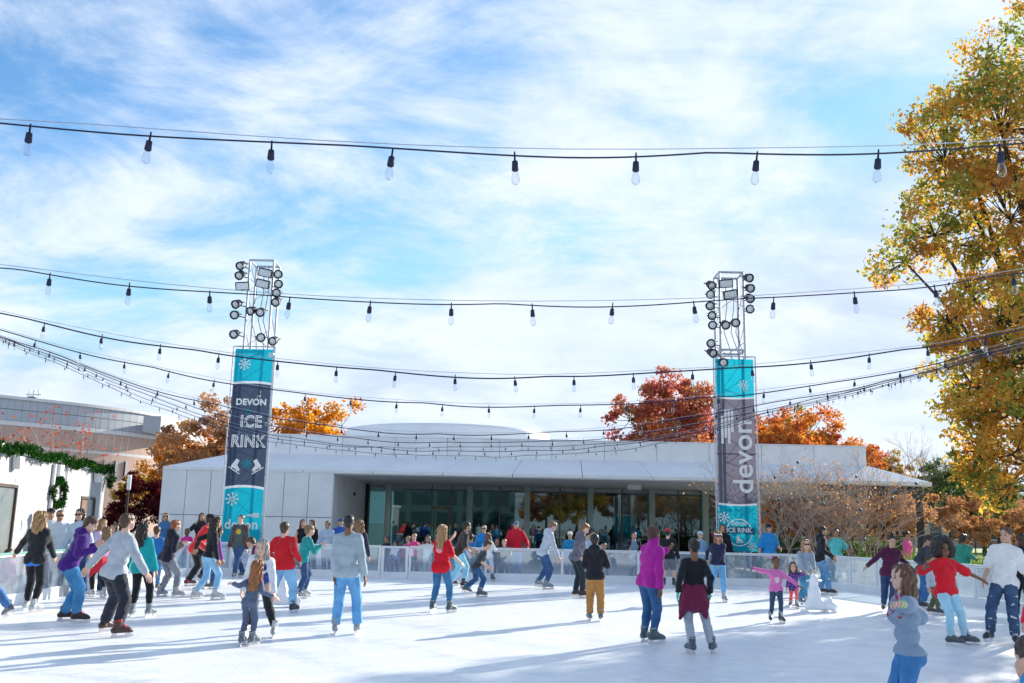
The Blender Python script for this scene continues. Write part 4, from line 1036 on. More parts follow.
def few_leaves(tips,seed,n,leaf):
    R=np.random.default_rng(seed); T=np.array(tips); P=T[R.integers(0,len(T),n)]+R.normal(size=(n,3))*.12
    d=R.normal(size=(n,3)); d/=np.linalg.norm(d,axis=1)[:,None]; s=np.cross(d,R.normal(size=(n,3))); s/=np.linalg.norm(s,axis=1)[:,None]
    V=np.stack([P-d*leaf*.5,P+s*leaf*.3,P+d*leaf*.5,P-s*leaf*.3],1).reshape(-1,3); me=np_mesh('leaves',V,np.arange(n*4).reshape(n,4),False)
    a=me.attributes.new('tint','FLOAT','POINT'); a.data.foreach_set('value',np.repeat(R.uniform(0,1,n),4).astype(np.float32)); return me
LV1,LV2=few_leaves(T1,1,260,.09),few_leaves(T2,2,260,.09)
zmax=max(t[2] for t in T1); zmax2=max(t[2] for t in T2)
ORN=MB().lathe([(.003,-.06),(.033,-.05),(.056,-.02),(.06,0),(.056,.02),(.033,.05),(.010,.06),(.009,.075)],10).mesh('ornament',True)
for i,(px,top,d,lab) in enumerate(((776,452,35.0,'bare twiggy shrub tree beside the right tower'),(803,440,37,'bare twiggy shrub tree second from the right tower'),(828,444,35.4,'bare twiggy shrub tree in the middle of the row'),(852,448,37.5,'bare twiggy shrub tree second from the end of the row'),(872,464,36,'bare twiggy shrub tree at the right end of the row'))):
    me,lv,zm,tp=((M1,LV1,zmax,T1),(M2,LV2,zmax2,T2))[i%2]
    z=at(px,top,d)[2]+.06; s=z/zm; x=gx(px,d)
    t=empty('crape_myrtle',(x,d,-.06),i*1.3); t.scale=(s,s,s); tag(t,lab,'tree','bare shrub trees behind the right corner')
    o=obj('twigs',me,BARKL,t)
    c=obj('leaves',lv,RUST,t); c['kind']='stuff'
    R=random.Random(i)
    for k in range(5):
        q=Vector(R.choice(tp)); q=Matrix.Rotation(i*1.3,3,'Z')@(q*s); 
        o=obj('ornament',ORN,simple('ornament_teal',(.02,.12,.18),.5,.1,.05),None); o.location=(x+q.x,d+q.y,q.z-.06-.15)
        if k==0 and i==0: pass
        tag(o,'small teal bauble hanging in the bare shrub trees','ornament','teal baubles in the bare shrub trees')
# bare tree over the canopy and red-leaved sapling over the kiosk
M3,T3=bare_mesh(14,8,.16,1,6,.10,2.5)
x=gx(912,66); z=at(912,424,66)[2]; t=empty('bare_tree',(x,66,-.06)); s=z/max(q[2] for q in T3); t.scale=(s,s,s*1.0); tag(t,'slender leafless tree rising above the canopy tip','tree'); obj('twigs',M3,BARKL,t)
M4,T4=bare_mesh(15,6,.3,3,4,.05,2.6)
for px,top,lab in ((6,408,'red-leaved sapling over the kiosk roof at the left edge'),(44,408,'red-leaved sapling showing above the middle of the kiosk roof')):
    d=33; x=gx(px,d); z=at(px,top,d)[2]; s=z/max(q[2] for q in T4); t=empty('red_sapling',(x,d,-.06),px); t.scale=(s,s,s); tag(t,lab,'tree','red saplings behind the kiosk')
    obj('twigs',M4,BARKL,t); c=obj('leaves',few_leaves(T4,px,170,.12),leaf_mat('sapling_red',[(0,(.35,.05,.03)),(1,(.5,.12,.06))],.4),t); c['kind']='stuff'

# ornamental grass and hedge outside the right barrier
def tuft_mesh(seed,n,h,spread):
    R=np.random.default_rng(seed); V=[];F=[];T=[]
    for i in range(n):
        a=R.uniform(0,2*math.pi); q=spread*R.uniform(0,1)**.5; b=np.array([q*math.cos(a),q*math.sin(a),0]); hh=h*R.uniform(.6,1.1)
        o=np.array([math.cos(a),math.sin(a),0])*R.uniform(.1,.5)*hh; w=np.array([-math.sin(a),math.cos(a),0])*.012
        k=len(V); V+=[b-w,b+w,b+o*.4+[0,0,hh*.6]+w*.8,b+o*.4+[0,0,hh*.6]-w*.8,b+o+[0,0,hh]]; F+=[(k,k+1,k+2),(k,k+2,k+3),(k+3,k+2,k+4)]; T+=[R.uniform()]*5
    me=np_mesh('tuft',np.array(V),np.array(F),False); at_=me.attributes.new('tint','FLOAT','POINT'); at_.data.foreach_set('value',np.array(T,np.float32)); return me
GR=leaf_mat('tall_grass',[(0,(.05,.12,.02)),(.6,(.12,.24,.04)),(1,(.28,.34,.10))],.35)
TU=[tuft_mesh(i,420,1.35,.5) for i in range(3)]
for i,me in enumerate(TU): me.materials.append(GR)
labs=['end nearest the shrubs','second from the shrubs','third from the shrubs','fourth from the shrubs','fifth from the shrubs','sixth from the shrubs','seventh from the shrubs','eighth from the shrubs','ninth from the shrubs','tenth from the shrubs','eleventh from the shrubs','twelfth from the shrubs']
k=0
for j in range(12):
    px=862+j*15; d=31.5-j*.42; x=gx(px,d)+.2
    o=obj('grass_clump',TU[j%3],None,None); o.location=(x,d,-.06); o.rotation_euler=(0,0,j*.8); s=random.Random(j).uniform(.85,1.05); o.scale=(s,s,s*(1.0 if j>2 else .8))
    tag(o,'clump of tall green grass outside the right barrier, '+labs[j],'grass','grass clumps outside the right barrier')
HED=generic(31,1.6,1.3,60,4200,.09,.25,.1)
for i,(px,d) in enumerate(((757,36.5),(775,38),(800,38.5),(826,38.2),(850,39),(873,37.8),(893,38.6))):
    plant_tree('shrub',(gx(px,d),d,-.06),i,1.0,*HED,BARK,GREENL,['round green shrub at the foot of the right tower','green shrub left of the blue-shirted spectator path','green shrub behind the spectator in blue','green shrub behind the aqua-shirted man','green shrub near the end of the bare tree row','green shrub left of the canopy post','green shrub at the canopy post'][i],'shrub','low green shrubs under the canopy')
# far park fence and low buildings seen under the trees
fx0,fx1=16,90; f=empty('park_fence',(fx0,78,-.06)); tag(f,'long dark picket fence across the park lawn','fence')
MB().box((0,-.03,.3),(fx1-fx0,.03,.4)).build('rail',BLACKM,f); MB().box((0,-.03,1.5),(fx1-fx0,.03,1.6)).build('rail',BLACKM,f)
PK=MB().box((-.05,-.06,0),(.05,-.031,1.75)).mesh('picket'); PK.materials.append(BLACKM)
for i in range(120):
    o=obj('picket',PK,None,f); o.location=(i*(fx1-fx0)/120,0,0)
for i,(px,d,w,h,c,lab) in enumerate(((880,140,26,7,(.42,.36,.30),'tan low building far beyond the lawn behind the canopy post'),(985,150,34,8,(.34,.22,.17),'brick low building far beyond the lawn below the oak'),(800,120,16,6,(.45,.40,.34),'pale low building seen under the soffit beyond the shrubs'))):
    b=empty('low_building',(gx(px,d),d,-.06)); tag(b,lab,'building','low buildings beyond the park')
    MB().box((-w/2,0,0),(w/2,12,h)).build('wall',simple('lowb%d'%i,c,.85,0,.1,.3),b); MB().box((-w/2-.3,-.3,h+.002),(w/2+.3,12.3,h+.4)).build('roof',ROOFM,b)
    for k in range(int(w/3.2)):
        x=-w/2+1.2+k*3.2; wd=MB().box((x,-.12,1.2),(x+1.6,-.02,h-2)).build('window',simple('lowwin',(.04,.05,.06),.2),b); MB().box((x-.1,-.2,1.05),(x+1.7,-.125,1.18)).build('sill',WHITE,wd)

# ================================================================== PEOPLE
def _noise(P, seed, wl=.10):
    R=np.random.default_rng(seed); out=np.zeros(len(P),np.float32)
    for i in range(7):
        k=R.normal(size=3); k/=np.linalg.norm(k); k*=2*math.pi/(wl*R.uniform(.6,1.9)); ph=R.uniform(0,6.28)
        q=R.normal(size=3)*5
        out+=np.sin(P@k.astype(np.float32)+np.float32(ph)+1.2*np.sin(P@q.astype(np.float32)))
    return out/7*1.6
def surface_nets(F, org, h):
    S=F<0
    nx,ny,nz=F.shape
    cnt=np.zeros((nx-1,ny-1,nz-1),np.int8)
    for a in (0,1):
        for b in (0,1):
            for c in (0,1): cnt+=S[a:nx-1+a,b:ny-1+b,c:nz-1+c]
    act=(cnt>0)&(cnt<8)
    idx=np.argwhere(act)
    if len(idx)==0: return np.zeros((0,3)),np.zeros((0,4),int)
    vid=-np.ones(act.shape,np.int32); vid[act]=np.arange(len(idx))
    acc=np.zeros((len(idx),3)); n=np.zeros(len(idx))
    i,j,k=idx.T
    C={}
    for a in (0,1):
        for b in (0,1):
            for c in (0,1): C[a,b,c]=F[i+a,j+b,k+c]
    for ax in range(3):
        for u in (0,1):
            for v in (0,1):
                p=[u,v]; p.insert(ax,0); q=list(p); q[ax]=1
                f0,f1=C[tuple(p)],C[tuple(q)]; m=(f0<0)!=(f1<0)
                t=np.where(m,f0/np.where(np.abs(f0-f1)<1e-9,1,f0-f1),0)
                pos=np.zeros((len(idx),3)); 
                for d in range(3): pos[:,d]=p[d]
                pos[:,ax]=t
                acc[m]+=pos[m]; n[m]+=1
    V=(idx+acc/n[:,None])*h+org
    Q=[]
    def quads(m,ax):
        e=np.argwhere(m!=0) if m.dtype!=bool else np.argwhere(m)
        return e
    for ax in range(3):
        sl0=[slice(None)]*3; sl1=[slice(None)]*3; sl0[ax]=slice(0,-1); sl1[ax]=slice(1,None)
        a,b=S[tuple(sl0)],S[tuple(sl1)]
        e=np.argwhere(a!=b)
        o1,o2=(ax+1)%3,(ax+2)%3
        ok=(e[:,o1]>0)&(e[:,o2]>0)&(e[:,o1]<F.shape[o1]-1)&(e[:,o2]<F.shape[o2]-1)
        e=e[ok]
        if len(e)==0: continue
        def cell(d1,d2):
            q=e.copy(); q[:,o1]+=d1; q[:,o2]+=d2; return vid[q[:,0],q[:,1],q[:,2]]
        q=np.stack([cell(-1,-1),cell(0,-1),cell(0,0),cell(-1,0)],1)
        flip=~a[e[:,0],e[:,1],e[:,2]]
        q[flip]=q[flip][:,::-1]; Q.append(q)
    return V,np.concatenate(Q)
def sdf(prims, h, k=.03, infl=0.0, cuts=(), fold=0.0, seed=0, subs=(), wl=.1, disp=None):
    A=np.array([p[0] for p in prims]+[p[1] for p in prims],float); rm=max(max(p[2],p[3]) for p in prims)+infl+3*h+fold*2
    rad=np.array([p[2] for p in prims]+[p[3] for p in prims])+infl+3*h+fold*2
    lo=(A-rad[:,None]).min(0); hi=(A+rad[:,None]).max(0)
    n=np.ceil((hi-lo)/h).astype(int)+2
    F=np.full(n,.5,np.float32)
    def block(p,pad):
        a,b,ra,rb=np.array(p[0],float),np.array(p[1],float),p[2],p[3]
        l=np.minimum(a-ra,b-rb)-pad; u=np.maximum(a+ra,b+rb)+pad
        i0=np.maximum(((l-lo)/h).astype(int),0); i1=np.minimum(np.ceil((u-lo)/h).astype(int)+1,n)
        g=[(lo[d]+h*np.arange(i0[d],i1[d])).astype(np.float32) for d in range(3)]
        X=g[0][:,None,None]; Y=g[1][None,:,None]; Z=g[2][None,None,:]
        d=b-a; dd=float(d@d)
        if dd<1e-9: t=np.float32(0); dist=np.sqrt((X-a[0])**2+(Y-a[1])**2+(Z-a[2])**2)-(ra)
        else:
            t=np.clip(((X-a[0])*d[0]+(Y-a[1])*d[1]+(Z-a[2])*d[2])/dd,0,1)
            dist=np.sqrt((X-a[0]-t*d[0])**2+(Y-a[1]-t*d[1])**2+(Z-a[2]-t*d[2])**2)-(ra+(rb-ra)*t)
        return tuple(slice(i0[q],i1[q]) for q in range(3)),dist
    for p in prims:
        s,dist=block(p,infl+k+3*h+fold*2); dist=dist-infl
        G=F[s]; hh=np.maximum(k-np.abs(G-dist),0)/k
        F[s]=np.minimum(G,dist)-hh*hh*k*.25
    for p in subs:
        s,dist=block(p,3*h); F[s]=np.maximum(F[s],-dist)
    if fold or disp:
        m=np.abs(F)<.05
        ii=np.argwhere(m); Pp=(ii*h+lo).astype(np.float32)
        if fold: F[m]+=fold*_noise(Pp,seed,wl)
        if disp: F[m]+=disp(Pp)
    for nn,c in cuts:
        g=[(lo[d]+h*np.arange(n[d])).astype(np.float32) for d in range(3)]
        F=np.maximum(F,nn[0]*g[0][:,None,None]+nn[1]*g[1][None,:,None]+nn[2]*g[2][None,None,:]-c)
    return surface_nets(F,lo,h)

# ---- templates in head / hand / foot coordinates (adult metres; forward is +Y)
def v3(*a): return np.array(a,float)
def E(c,r): return (c,c,r,r)
HEADP=[((0,-.035,.04),(0,.02,.045),.078,.074),((0,.02,-.02),(0,.03,-.05),.062,.052),E((0,.060,-.088),.026),((-.03,.05,-.075),(.03,.05,-.075),.03,.03),
       ((0,.088,.0),(0,.106,-.030),.010,.015),((-.036,.074,.022),(.036,.074,.022),.013,.013),((-.016,.083,-.062),(.016,.083,-.062),.010,.010),
       ((.074,-.01,.0),(.078,-.016,-.022),.013,.010),((-.074,-.01,.0),(-.078,-.016,-.022),.013,.010),((0,-.02,-.05),(0,-.03,-.17),.054,.058),
       ((-.042,.06,-.035),(.042,.06,-.035),.024,.024)]
HEADS=[E((.033,.101,.002),.017),E((-.033,.101,.002),.017)]
def head_mesh(h): return sdf(HEADP,h,.022,subs=HEADS)
HEAD={}
def hand_mesh():
    P=[((0,0,.02),(0,0,-.02),.024,.024)]
    spec=[(-.036,.072,.026,.020,.0075),(-.012,.080,.034,.026,.0085),(.012,.083,.038,.028,.0088),(.036,.080,.034,.026,.0085)]
    for y,kz,l1,l2,r in spec:
        P.append(((0,y*.45,-.015),(0,y*.95,-kz),.018,.0135))
        a=v3(0,y*.95,-kz); b=a+v3(-.008,y*.05,-l1); c=b+v3(-.5*l2,0,-.85*l2); d=c+v3(-.016,0,-.010)
        P+=[(a,b,r+.001,r),(b,c,r,r-.0008),(c,d,r-.001,r-.0018)]
    P+=[((0,.02,-.02),(-.012,.050,-.055),.016,.012),((-.012,.050,-.055),(-.022,.058,-.088),.0105,.0085)]
    return sdf(P,.0058,.006)
HV,HQ=hand_mesh()
def skate_meshes():
    P=[((0,-.085,.10),(0,.115,.092),.043,.038),((0,.115,.090),(0,.15,.088),.036,.030),((0,-.06,.12),(0,-.052,.21),.046,.046),((0,-.042,.18),(0,-.048,.235),.046,.050),((0,.02,.13),(0,.09,.11),.042,.036),((.0,-.11,.10),(0,-.08,.10),.03,.04)]
    V,Q=sdf(P,.0105,.03,cuts=[((0,0,-1),-.062),((0,0,1),.246)])
    boot=np_mesh('boot',V,Q)
    b=MB()
    b.poly([(-.0025,-.14,.022),(-.0025,-.13,-.003),(-.0025,.14,-.003),(-.0025,.175,.012),(-.0025,.185,.035),(-.0025,.175,.04),(-.0025,-.13,.032)],.005,(1,0,0))
    for y in (-.085,.105): b.box((-.012,y-.035,.03),(.012,y+.035,.066),.004)
    b.box((-.03,-.13,.058),(.03,.16,.068),.003)
    bl=b.mesh('blade')
    l=MB()
    for i in range(6):
        z=.135+.019*i; y=.078-.020*i if i<3 else .034-.007*i+.0
        l.tube([(-.034,y-.010,z-.002),(0,y+.018,z+.004),(.034,y-.010,z-.002)],.0075,4)
    cf=MB(); n=14; ring=[(.048*math.cos(a),-.048+.050*math.sin(a),.238+.010*math.sin(a)) for a in np.linspace(0,2*math.pi,n+1)]
    cf.tube(ring,.0105,6)
    return boot,bl,l.mesh('laces'),cf.mesh('cuff',True)
BOOT,BLADE,LACE,CUFF=skate_meshes()
def shoe_mesh():
    P=[((0,-.075,.045),(0,.115,.04),.044,.040),((0,.115,.036),(0,.155,.032),.036,.026),((0,-.06,.05),(0,-.055,.13),.046,.044)]
    V,Q=sdf(P,.012,.03,cuts=[((0,0,-1),-.004),((0,0,1),.125)]); return np_mesh('shoe',V,Q)
SHOE=shoe_mesh()
def strand_disp(amp,f):
    def d(P):
        a=np.arctan2(P[:,0],P[:,1]); return (amp*np.sin(a*f+3*np.sin(P[:,2]*14)+P[:,2]*20)+amp*.6*np.sin(a*f*2.3+P[:,2]*31)).astype(np.float32)
    return d
SKULL=[((0,-.04,.045),(0,.012,.052),.088,.080)]
FACE=[((0,.115,.03),(0,.12,-.10),.062,.075),((.06,.075,-.03),(.05,.08,-.10),.05,.05),((-.06,.075,-.03),(-.05,.08,-.10),.05,.05)]
def hair_mesh(kind):
    d=strand_disp(.004,17); cuts=[]; k=.03; h=.0105
    if kind=='short': P=SKULL+[((0,-.06,.0),(0,-.06,-.04),.072,.058)]; S=FACE
    elif kind=='buzz': P=[((0,-.038,.044),(0,.012,.050),.083,.077)]+[((0,-.055,.0),(0,-.055,-.03),.068,.055)]; S=FACE; d=strand_disp(.001,20)
    elif kind=='bob':
        P=SKULL+[((.05,-.02,.0),(.068,-.005,-.15),.05,.046),((-.05,-.02,.0),(-.068,-.005,-.15),.05,.046),((0,-.06,.0),(0,-.075,-.16),.075,.07)]; S=FACE; d=strand_disp(.009,9)
    elif kind=='long':
        P=SKULL+[((.05,-.03,.0),(.075,-.03,-.22),.046,.04),((-.05,-.03,.0),(-.075,-.03,-.22),.046,.04),((0,-.06,.0),(0,-.10,-.30),.075,.06),((.04,-.08,-.1),(.05,-.10,-.30),.05,.03),((-.04,-.08,-.1),(-.05,-.10,-.33),.05,.03)]; S=FACE; d=strand_disp(.010,11)
    elif kind=='wavy':
        P=SKULL+[((.05,-.03,.0),(.085,-.02,-.17),.055,.05),((-.05,-.03,.0),(-.085,-.02,-.17),.055,.05),((0,-.06,.0),(0,-.09,-.20),.08,.08)]; S=FACE; d=strand_disp(.016,7)
    elif kind=='bun': P=SKULL+[((0,-.055,.0),(0,-.055,-.03),.068,.05),E((0,-.12,.09),.045)]; S=FACE
    elif kind=='topbun': P=SKULL+[((0,-.055,.0),(0,-.055,-.03),.068,.05),E((0,-.04,.155),.045)]; S=FACE
    elif kind=='pony': P=SKULL+[((0,-.055,.0),(0,-.055,-.03),.068,.05),((0,-.12,.05),(0,-.16,.0),.03,.035),((0,-.16,.0),(0,-.14,-.14),.035,.012)]; S=FACE
    elif kind=='afro': P=[((0,-.05,.05),(0,-.02,.06),.175,.165),((.11,-.02,-.03),(.12,-.02,-.06),.11,.09),((-.11,-.02,-.03),(-.12,-.02,-.06),.11,.09)]; S=[((0,.16,.03),(0,.15,-.14),.10,.115)]; h=.013; k=.04; d=lambda P:(.016*_noise(P,3,.06)).astype(np.float32)
    return np_mesh('hair_'+kind,*sdf(P,h,k,subs=S,disp=d,cuts=cuts))
HAIR={}
def hair(kind):
    if kind not in HAIR: HAIR[kind]=hair_mesh(kind)
    return HAIR[kind]
def hats():
    c=sdf([((0,-.035,.05),(0,.012,.056),.094,.086)],.011,.03,cuts=[((0,.0,-1),-.035)])
    cap=np_mesh('cap',*c)
    br=MB(); n=9
    pts=[(.075*math.sin(a),.075+.085*math.cos(a),.046-.012*math.cos(a)) for a in np.linspace(-1.45,1.45,n)]
    br.poly([tuple(p) for p in pts],.008,(0,0,1))
    bn=np_mesh('beanie',*sdf([((0,-.04,.055),(0,.01,.062),.096,.088),((-.05,.0,.03),(.05,.0,.03),.06,.06)],.011,.03,cuts=[((0,.25,-1),-.02)],disp=strand_disp(.003,26)))
    hb=np_mesh('headband',*sdf([((0,-.04,.045),(0,.012,.052),.094,.088)],.0095,.03,cuts=[((0,.25,1),.075),((0,-.25,-1),-.035)]))
    gl=MB().box((-.062,.100,-.012),(-.006,.112,.020),.004).box((.006,.100,-.012),(.062,.112,.020),.004).box((-.006,.104,.004),(.006,.109,.012)).box((-.08,.0,.004),(-.074,.11,.014)).box((.074,.0,.004),(.08,.11,.014)).mesh('glasses')
    ey=MB().lathe([(.001,-.008),(.007,-.006),(.009,0),(.007,.006),(.001,.008)],8).mesh('eye',True); ey.materials.append(simple('eye_dark',(.02,.014,.01),.2))
    eb=MB().tube([(-.018,0,-.003),(0,.004,.003),(.018,-.002,-.001)],.0045,5).mesh('eyebrow')
    mo=MB().tube([(-.024,-.006,0),(-.01,.002,-.001),(.01,.002,-.001),(.024,-.006,0)],.0055,5).mesh('mouth'); mo.materials.append(simple('lips',(.30,.10,.09),.5))
    return cap,br.mesh('brim'),bn,hb,gl,ey,eb,mo
CAP,BRIM,BEANIE,HBAND,GLASSES,EYE,EBROW,MOUTH=hats()
def ik(a,c,l1,l2,pole):
    d=c-a; D=np.linalg.norm(d); Dm=min(max(D,abs(l1-l2)+.02),(l1+l2)*.998); d=d/(D+1e-9); c=a+d*Dm
    x=(l1*l1-l2*l2+Dm*Dm)/(2*Dm); y=math.sqrt(max(l1*l1-x*x,0))
    p=pole-d*np.dot(pole,d); p=p/(np.linalg.norm(p)+1e-9)
    return a+d*x+p*y, c
SK={'pale':(.66,.42,.33),'light':(.58,.35,.25),'tan':(.44,.25,.165),'brown':(.21,.105,.062),'dark':(.09,.044,.027)}
DEN=(.07,.18,.40); DENL=(.20,.42,.66); DEND=(.03,.07,.17); BLK=(.012,.013,.018)
npeople=[0]
def person(label, feet=None, top=None, hx=None, yaw=0.0, d=None, px=None, tin=(BLK,{}), bot=(DEN,'denim',.012,1.0), hairk='short', hairc=(.03,.018,.012), skn='light',
           L=None, R=None, ty=0.0, cr=.012, pel=None, hyaw=None, hp=0.0, w=1.0, fem=False, H=None, hat=None, glasses=False, boot=(.10,.12,.15), shoe=None, splay=12,
           extra=None, gloves=None, socks=None, wrist=None, poleL=None, poleR=None, py=0.0, scale_head=1.0, foots=None, cat='person', sunc=(.01,.01,.012), belly=0.0, seat=False, lacec=(.6,.62,.65), fyaw=None):
    i=npeople[0]; npeople[0]+=1
    yw=math.radians(yaw); fwd=v3(-math.sin(yw),math.cos(yw),0); rt=v3(math.cos(yw),math.sin(yw),0); up=v3(0,0,1)
    if shoe is None: shoe = d is not None
    if d is not None:
        x=gx(px,d); base=v3(x,d,-.06)
        fp=[(base-rt*.10,0.0),(base+rt*.10,0.0)]
    else:
        fp=[]
        for f in feet:
            q=ground(f[0],f[1]); fp.append((q,f[2] if len(f)>2 else 0.0))
        # assign to left / right side
        if (fp[0][0]-fp[1][0])@rt>0: fp=fp[::-1]
        # two feet read from pixels can differ too much in depth: pull together
        dy=fp[0][0][1]-fp[1][0][1]; lim=.62
        if abs(dy)>lim:
            m=(fp[0][0][1]+fp[1][0][1])/2
            fp=[(v3(p[0]*( (m+np.sign(p[1]-m)*lim/2)/p[1]),m+np.sign(p[1]-m)*lim/2,p[2]),l) for p,l in fp]
    lift=[p[1] for p in fp]; fp=[p[0] for p in fp]
    gz=fp[0][2]; foot_c=(fp[0]+fp[1])/2
    U=H or 1.7; tx=0.0
    fx,fyp=proj(foot_c)
    if hx is None: hx=fx
    pelx=pel if pel is not None else fx+.35*(hx-fx)
    for it in range(7):
        s=U/1.75; hs=(.16+.04*U)/.23*scale_head
        ank_h=(.085 if shoe else .115)*min(1,.55+.45*s)
        P0=foot_c.copy(); P0[1]+=py
        lg=.49*U*.992
        hipw=.048*U if fem else .044*U
        ank=[fp[k]+up*(ank_h+lift[k]) for k in (0,1)]
        # lateral pelvis position from its pixel column
        Zg=gz+.55*U
        q=proj((P0[0],P0[1],Zg)); P0[0]+=(pelx-q[0])*P0[1]/FPX
        zs=[]
        for k,sg in ((0,-1),(1,1)):
            hpnt=P0+rt*sg*hipw; dx=np.linalg.norm((ank[k]-hpnt)[:2]); 
            if lift[k]>.03: continue
            zs.append(ank[k][2]+math.sqrt(max(lg*lg-dx*dx,.05*U)))
        P=P0.copy(); P[2]=(min(zs) if zs else gz+ank_h+lg)*(1-cr)+gz*cr
        hips=[P-rt*hipw,P+rt*hipw]
        sp=v3(tx,ty,1.0); sp/=np.linalg.norm(sp)
        Nk=P+up*.02*U+sp*.300*U
        hd=sp*.55+up*.45+(fwd if hyaw is None else v3(-math.sin(math.radians(hyaw)),math.cos(math.radians(hyaw)),0))*.006*hp; hd/=np.linalg.norm(hd)
        Hc=Nk+hd*.155*hs
        tpx,tpy=proj(Hc+up*.125*hs)
        cpx,_=proj(Hc)
        tx+=(hx-cpx)*P[1]/FPX/(.42*U)*.8
        if H is None and top is not None and it<6:
            U*=min(max((fyp-top)/max(fyp-tpy,5),.75),1.3); U=min(max(U,.75),2.02)
    s=U/1.75
    O=v3(foot_c[0],foot_c[1],gz)
    # torso frame
    rs=rt-sp*np.dot(rt,sp); rs/=np.linalg.norm(rs); fs=np.cross(sp,rs)
    if np.dot(fs,fwd)<0: fs=-fs
    shw=(.082 if fem else .094)*U*(.5+.5*w)
    sh=[Nk-sp*.050*U-rs*shw,Nk-sp*.050*U+rs*shw]
    la1,la2=.165*U,.150*U
    knees=[];anks=[]
    for k in (0,1):
        kn,an=ik(hips[k],ank[k],.245*U,.245*U,fwd+.15*rt*(1 if k else -1)); knees.append(kn); anks.append(an)
    rr=random.Random(i*13+5)
    elb=[];wri=[]
    for k,(hs_,pl) in enumerate(((L,poleL),(R,poleR))):
        sg=1 if k else -1
        if hs_ is None:
            tgt=sh[k]+rs*sg*(.075+.03*rr.random())*U*w+fwd*(.02+.05*rr.random())*U-up*(la1+la2)*.975
        elif len(hs_)==2 or (len(hs_)==3 and not isinstance(hs_[2],str)):
            dy=hs_[2] if len(hs_)==3 else 0.0
            tgt=at(hs_[0],hs_[1],sh[k][1]+dy)
        else: tgt=sh[k]+rs*sg*hs_[0]*U+fwd*hs_[1]*U+up*float(hs_[2])*U
        pole=-fwd*.8+rs*sg*.35-up*.5 if pl is None else np.array(pl,float)
        e,wq=ik(sh[k],tgt,la1,la2,pole); elb.append(e); wri.append(wq)
    depth=P[1]
    near=depth<17.5; mid=depth<24
    hv=.0115 if depth<10 else .0150 if near else (.0185 if mid else .024)
    rel=lambda p:p-O
    b=w
    torso=[(rel(hips[0]),rel(hips[1]),.066*U*b,.066*U*b),(rel(P+sp*.10*U-rs*.032*U),rel(P+sp*.10*U+rs*.032*U),.060*U*b,.060*U*b),
           (rel(P+sp*.190*U-rs*.046*U),rel(P+sp*.190*U+rs*.046*U),.064*U*b,.064*U*b),
           (rel(sh[0]+rs*.020*U-sp*.012*U),rel(sh[1]-rs*.020*U-sp*.012*U),.040*U,.040*U),(rel(P),rel(Nk-sp*.07*U),.060*U*b,.056*U*b),
           (rel(Nk-sp*.012*U),rel(sh[0]),.026*U,.030*U),(rel(Nk-sp*.012*U),rel(sh[1]),.026*U,.030*U)]
    if fem: torso+=[(rel(P+sp*.205*U-rs*.040*U+fs*.040*U),rel(P+sp*.205*U-rs*.040*U+fs*.040*U),.036*U,.036*U),(rel(P+sp*.205*U+rs*.040*U+fs*.040*U),rel(P+sp*.205*U+rs*.040*U+fs*.040*U),.036*U,.036*U)]
    if belly: torso+=[(rel(P+sp*.09*U+fs*.03*U),rel(P+sp*.12*U+fs*.03*U),(.075+belly)*U,(.07+belly)*U)]
    seatp=[(rel(hips[k]-fs*.024*U-up*.02*U),rel(hips[k]-fs*.024*U-up*.02*U),.056*U*b,.056*U*b) for k in (0,1)]
    arms=[];legs=[]
    for k in (0,1):
        arms.append([(rel(sh[k]),rel(elb[k]),.034*U*(.4+.6*b),.0265*U*(.4+.6*b)),(rel(elb[k]),rel(wri[k]),.0265*U*(.4+.6*b),.0185*U)])
        legs.append([(rel(hips[k]),rel(knees[k]),.062*U*b,.040*U*(.4+.6*b)),(rel(knees[k]),rel(knees[k]*.62+anks[k]*.38),.038*U,.0385*U*(.4+.6*b)),(rel(knees[k]*.62+anks[k]*.38),rel(anks[k]),.0375*U,.025*U)])
    root=empty('person',tuple(O)); tag(root,label,cat,'people on and around the ice')
    # ---- body: one continuous skin mesh
    bare=tin[1].get('sleeve',1.0)<.9 or bot[3]<.8
    V,Q=sdf(torso+seatp+[(rel(Nk-sp*.05*U),rel(Nk+hd*.06*hs),.05*U*.8,.05*hs)]+arms[0]+arms[1]+legs[0]+legs[1],(.016 if near else .02) if bare else .028,.03*s,infl=-.004)
    Vs=[V];Qs=[Q];off=len(V)
    hy=math.radians(yaw if hyaw is None else hyaw); hpr=math.radians(hp)
    HM=Matrix.Translation(rel(Hc))@Matrix.Rotation(hy,4,'Z')@Matrix.Rotation(-hpr,4,'X')@Matrix.Diagonal((hs,hs,hs,1))
    key='n' if depth<22 else 'f'
    if key not in HEAD: HEAD[key]=head_mesh(.0075 if key=='n' else .0105)
    hvv,hqq=HEAD[key]
    Mh=np.array(HM); Vs.append(hvv@Mh[:3,:3].T+Mh[:3,3]); Qs.append(hqq+off); off+=len(hvv)
    glove=[]
    for k in (0,1):
        z=-(wri[k]-elb[k]); z/=np.linalg.norm(z)
        y=fwd-z*np.dot(fwd,z)
        if np.linalg.norm(y)<.35: y=up-z*np.dot(up,z)
        y/=np.linalg.norm(y); x=np.cross(y,z)
        hsz=.62+.38*s if s<1 else s
        T=np.stack([x,y,z],1)*hsz
        hv_=HV.copy()
        if k==0: hv_[:,0]*=-1
        vv=hv_@T.T+rel(wri[k]-z*.012)
        q=HQ if k else HQ[:,::-1]
        if gloves: glove.append((vv,q))
        else: Vs.append(vv); Qs.append(q+off); off+=len(vv)
    body=np_mesh('body',np.concatenate(Vs),np.concatenate(Qs)); obj('body',body,skin(SK[skn] if isinstance(skn,str) else skn),root)
    for vv,q in glove: obj('glove',np_mesh('glove',vv*1.0,q),cloth(gloves),root)
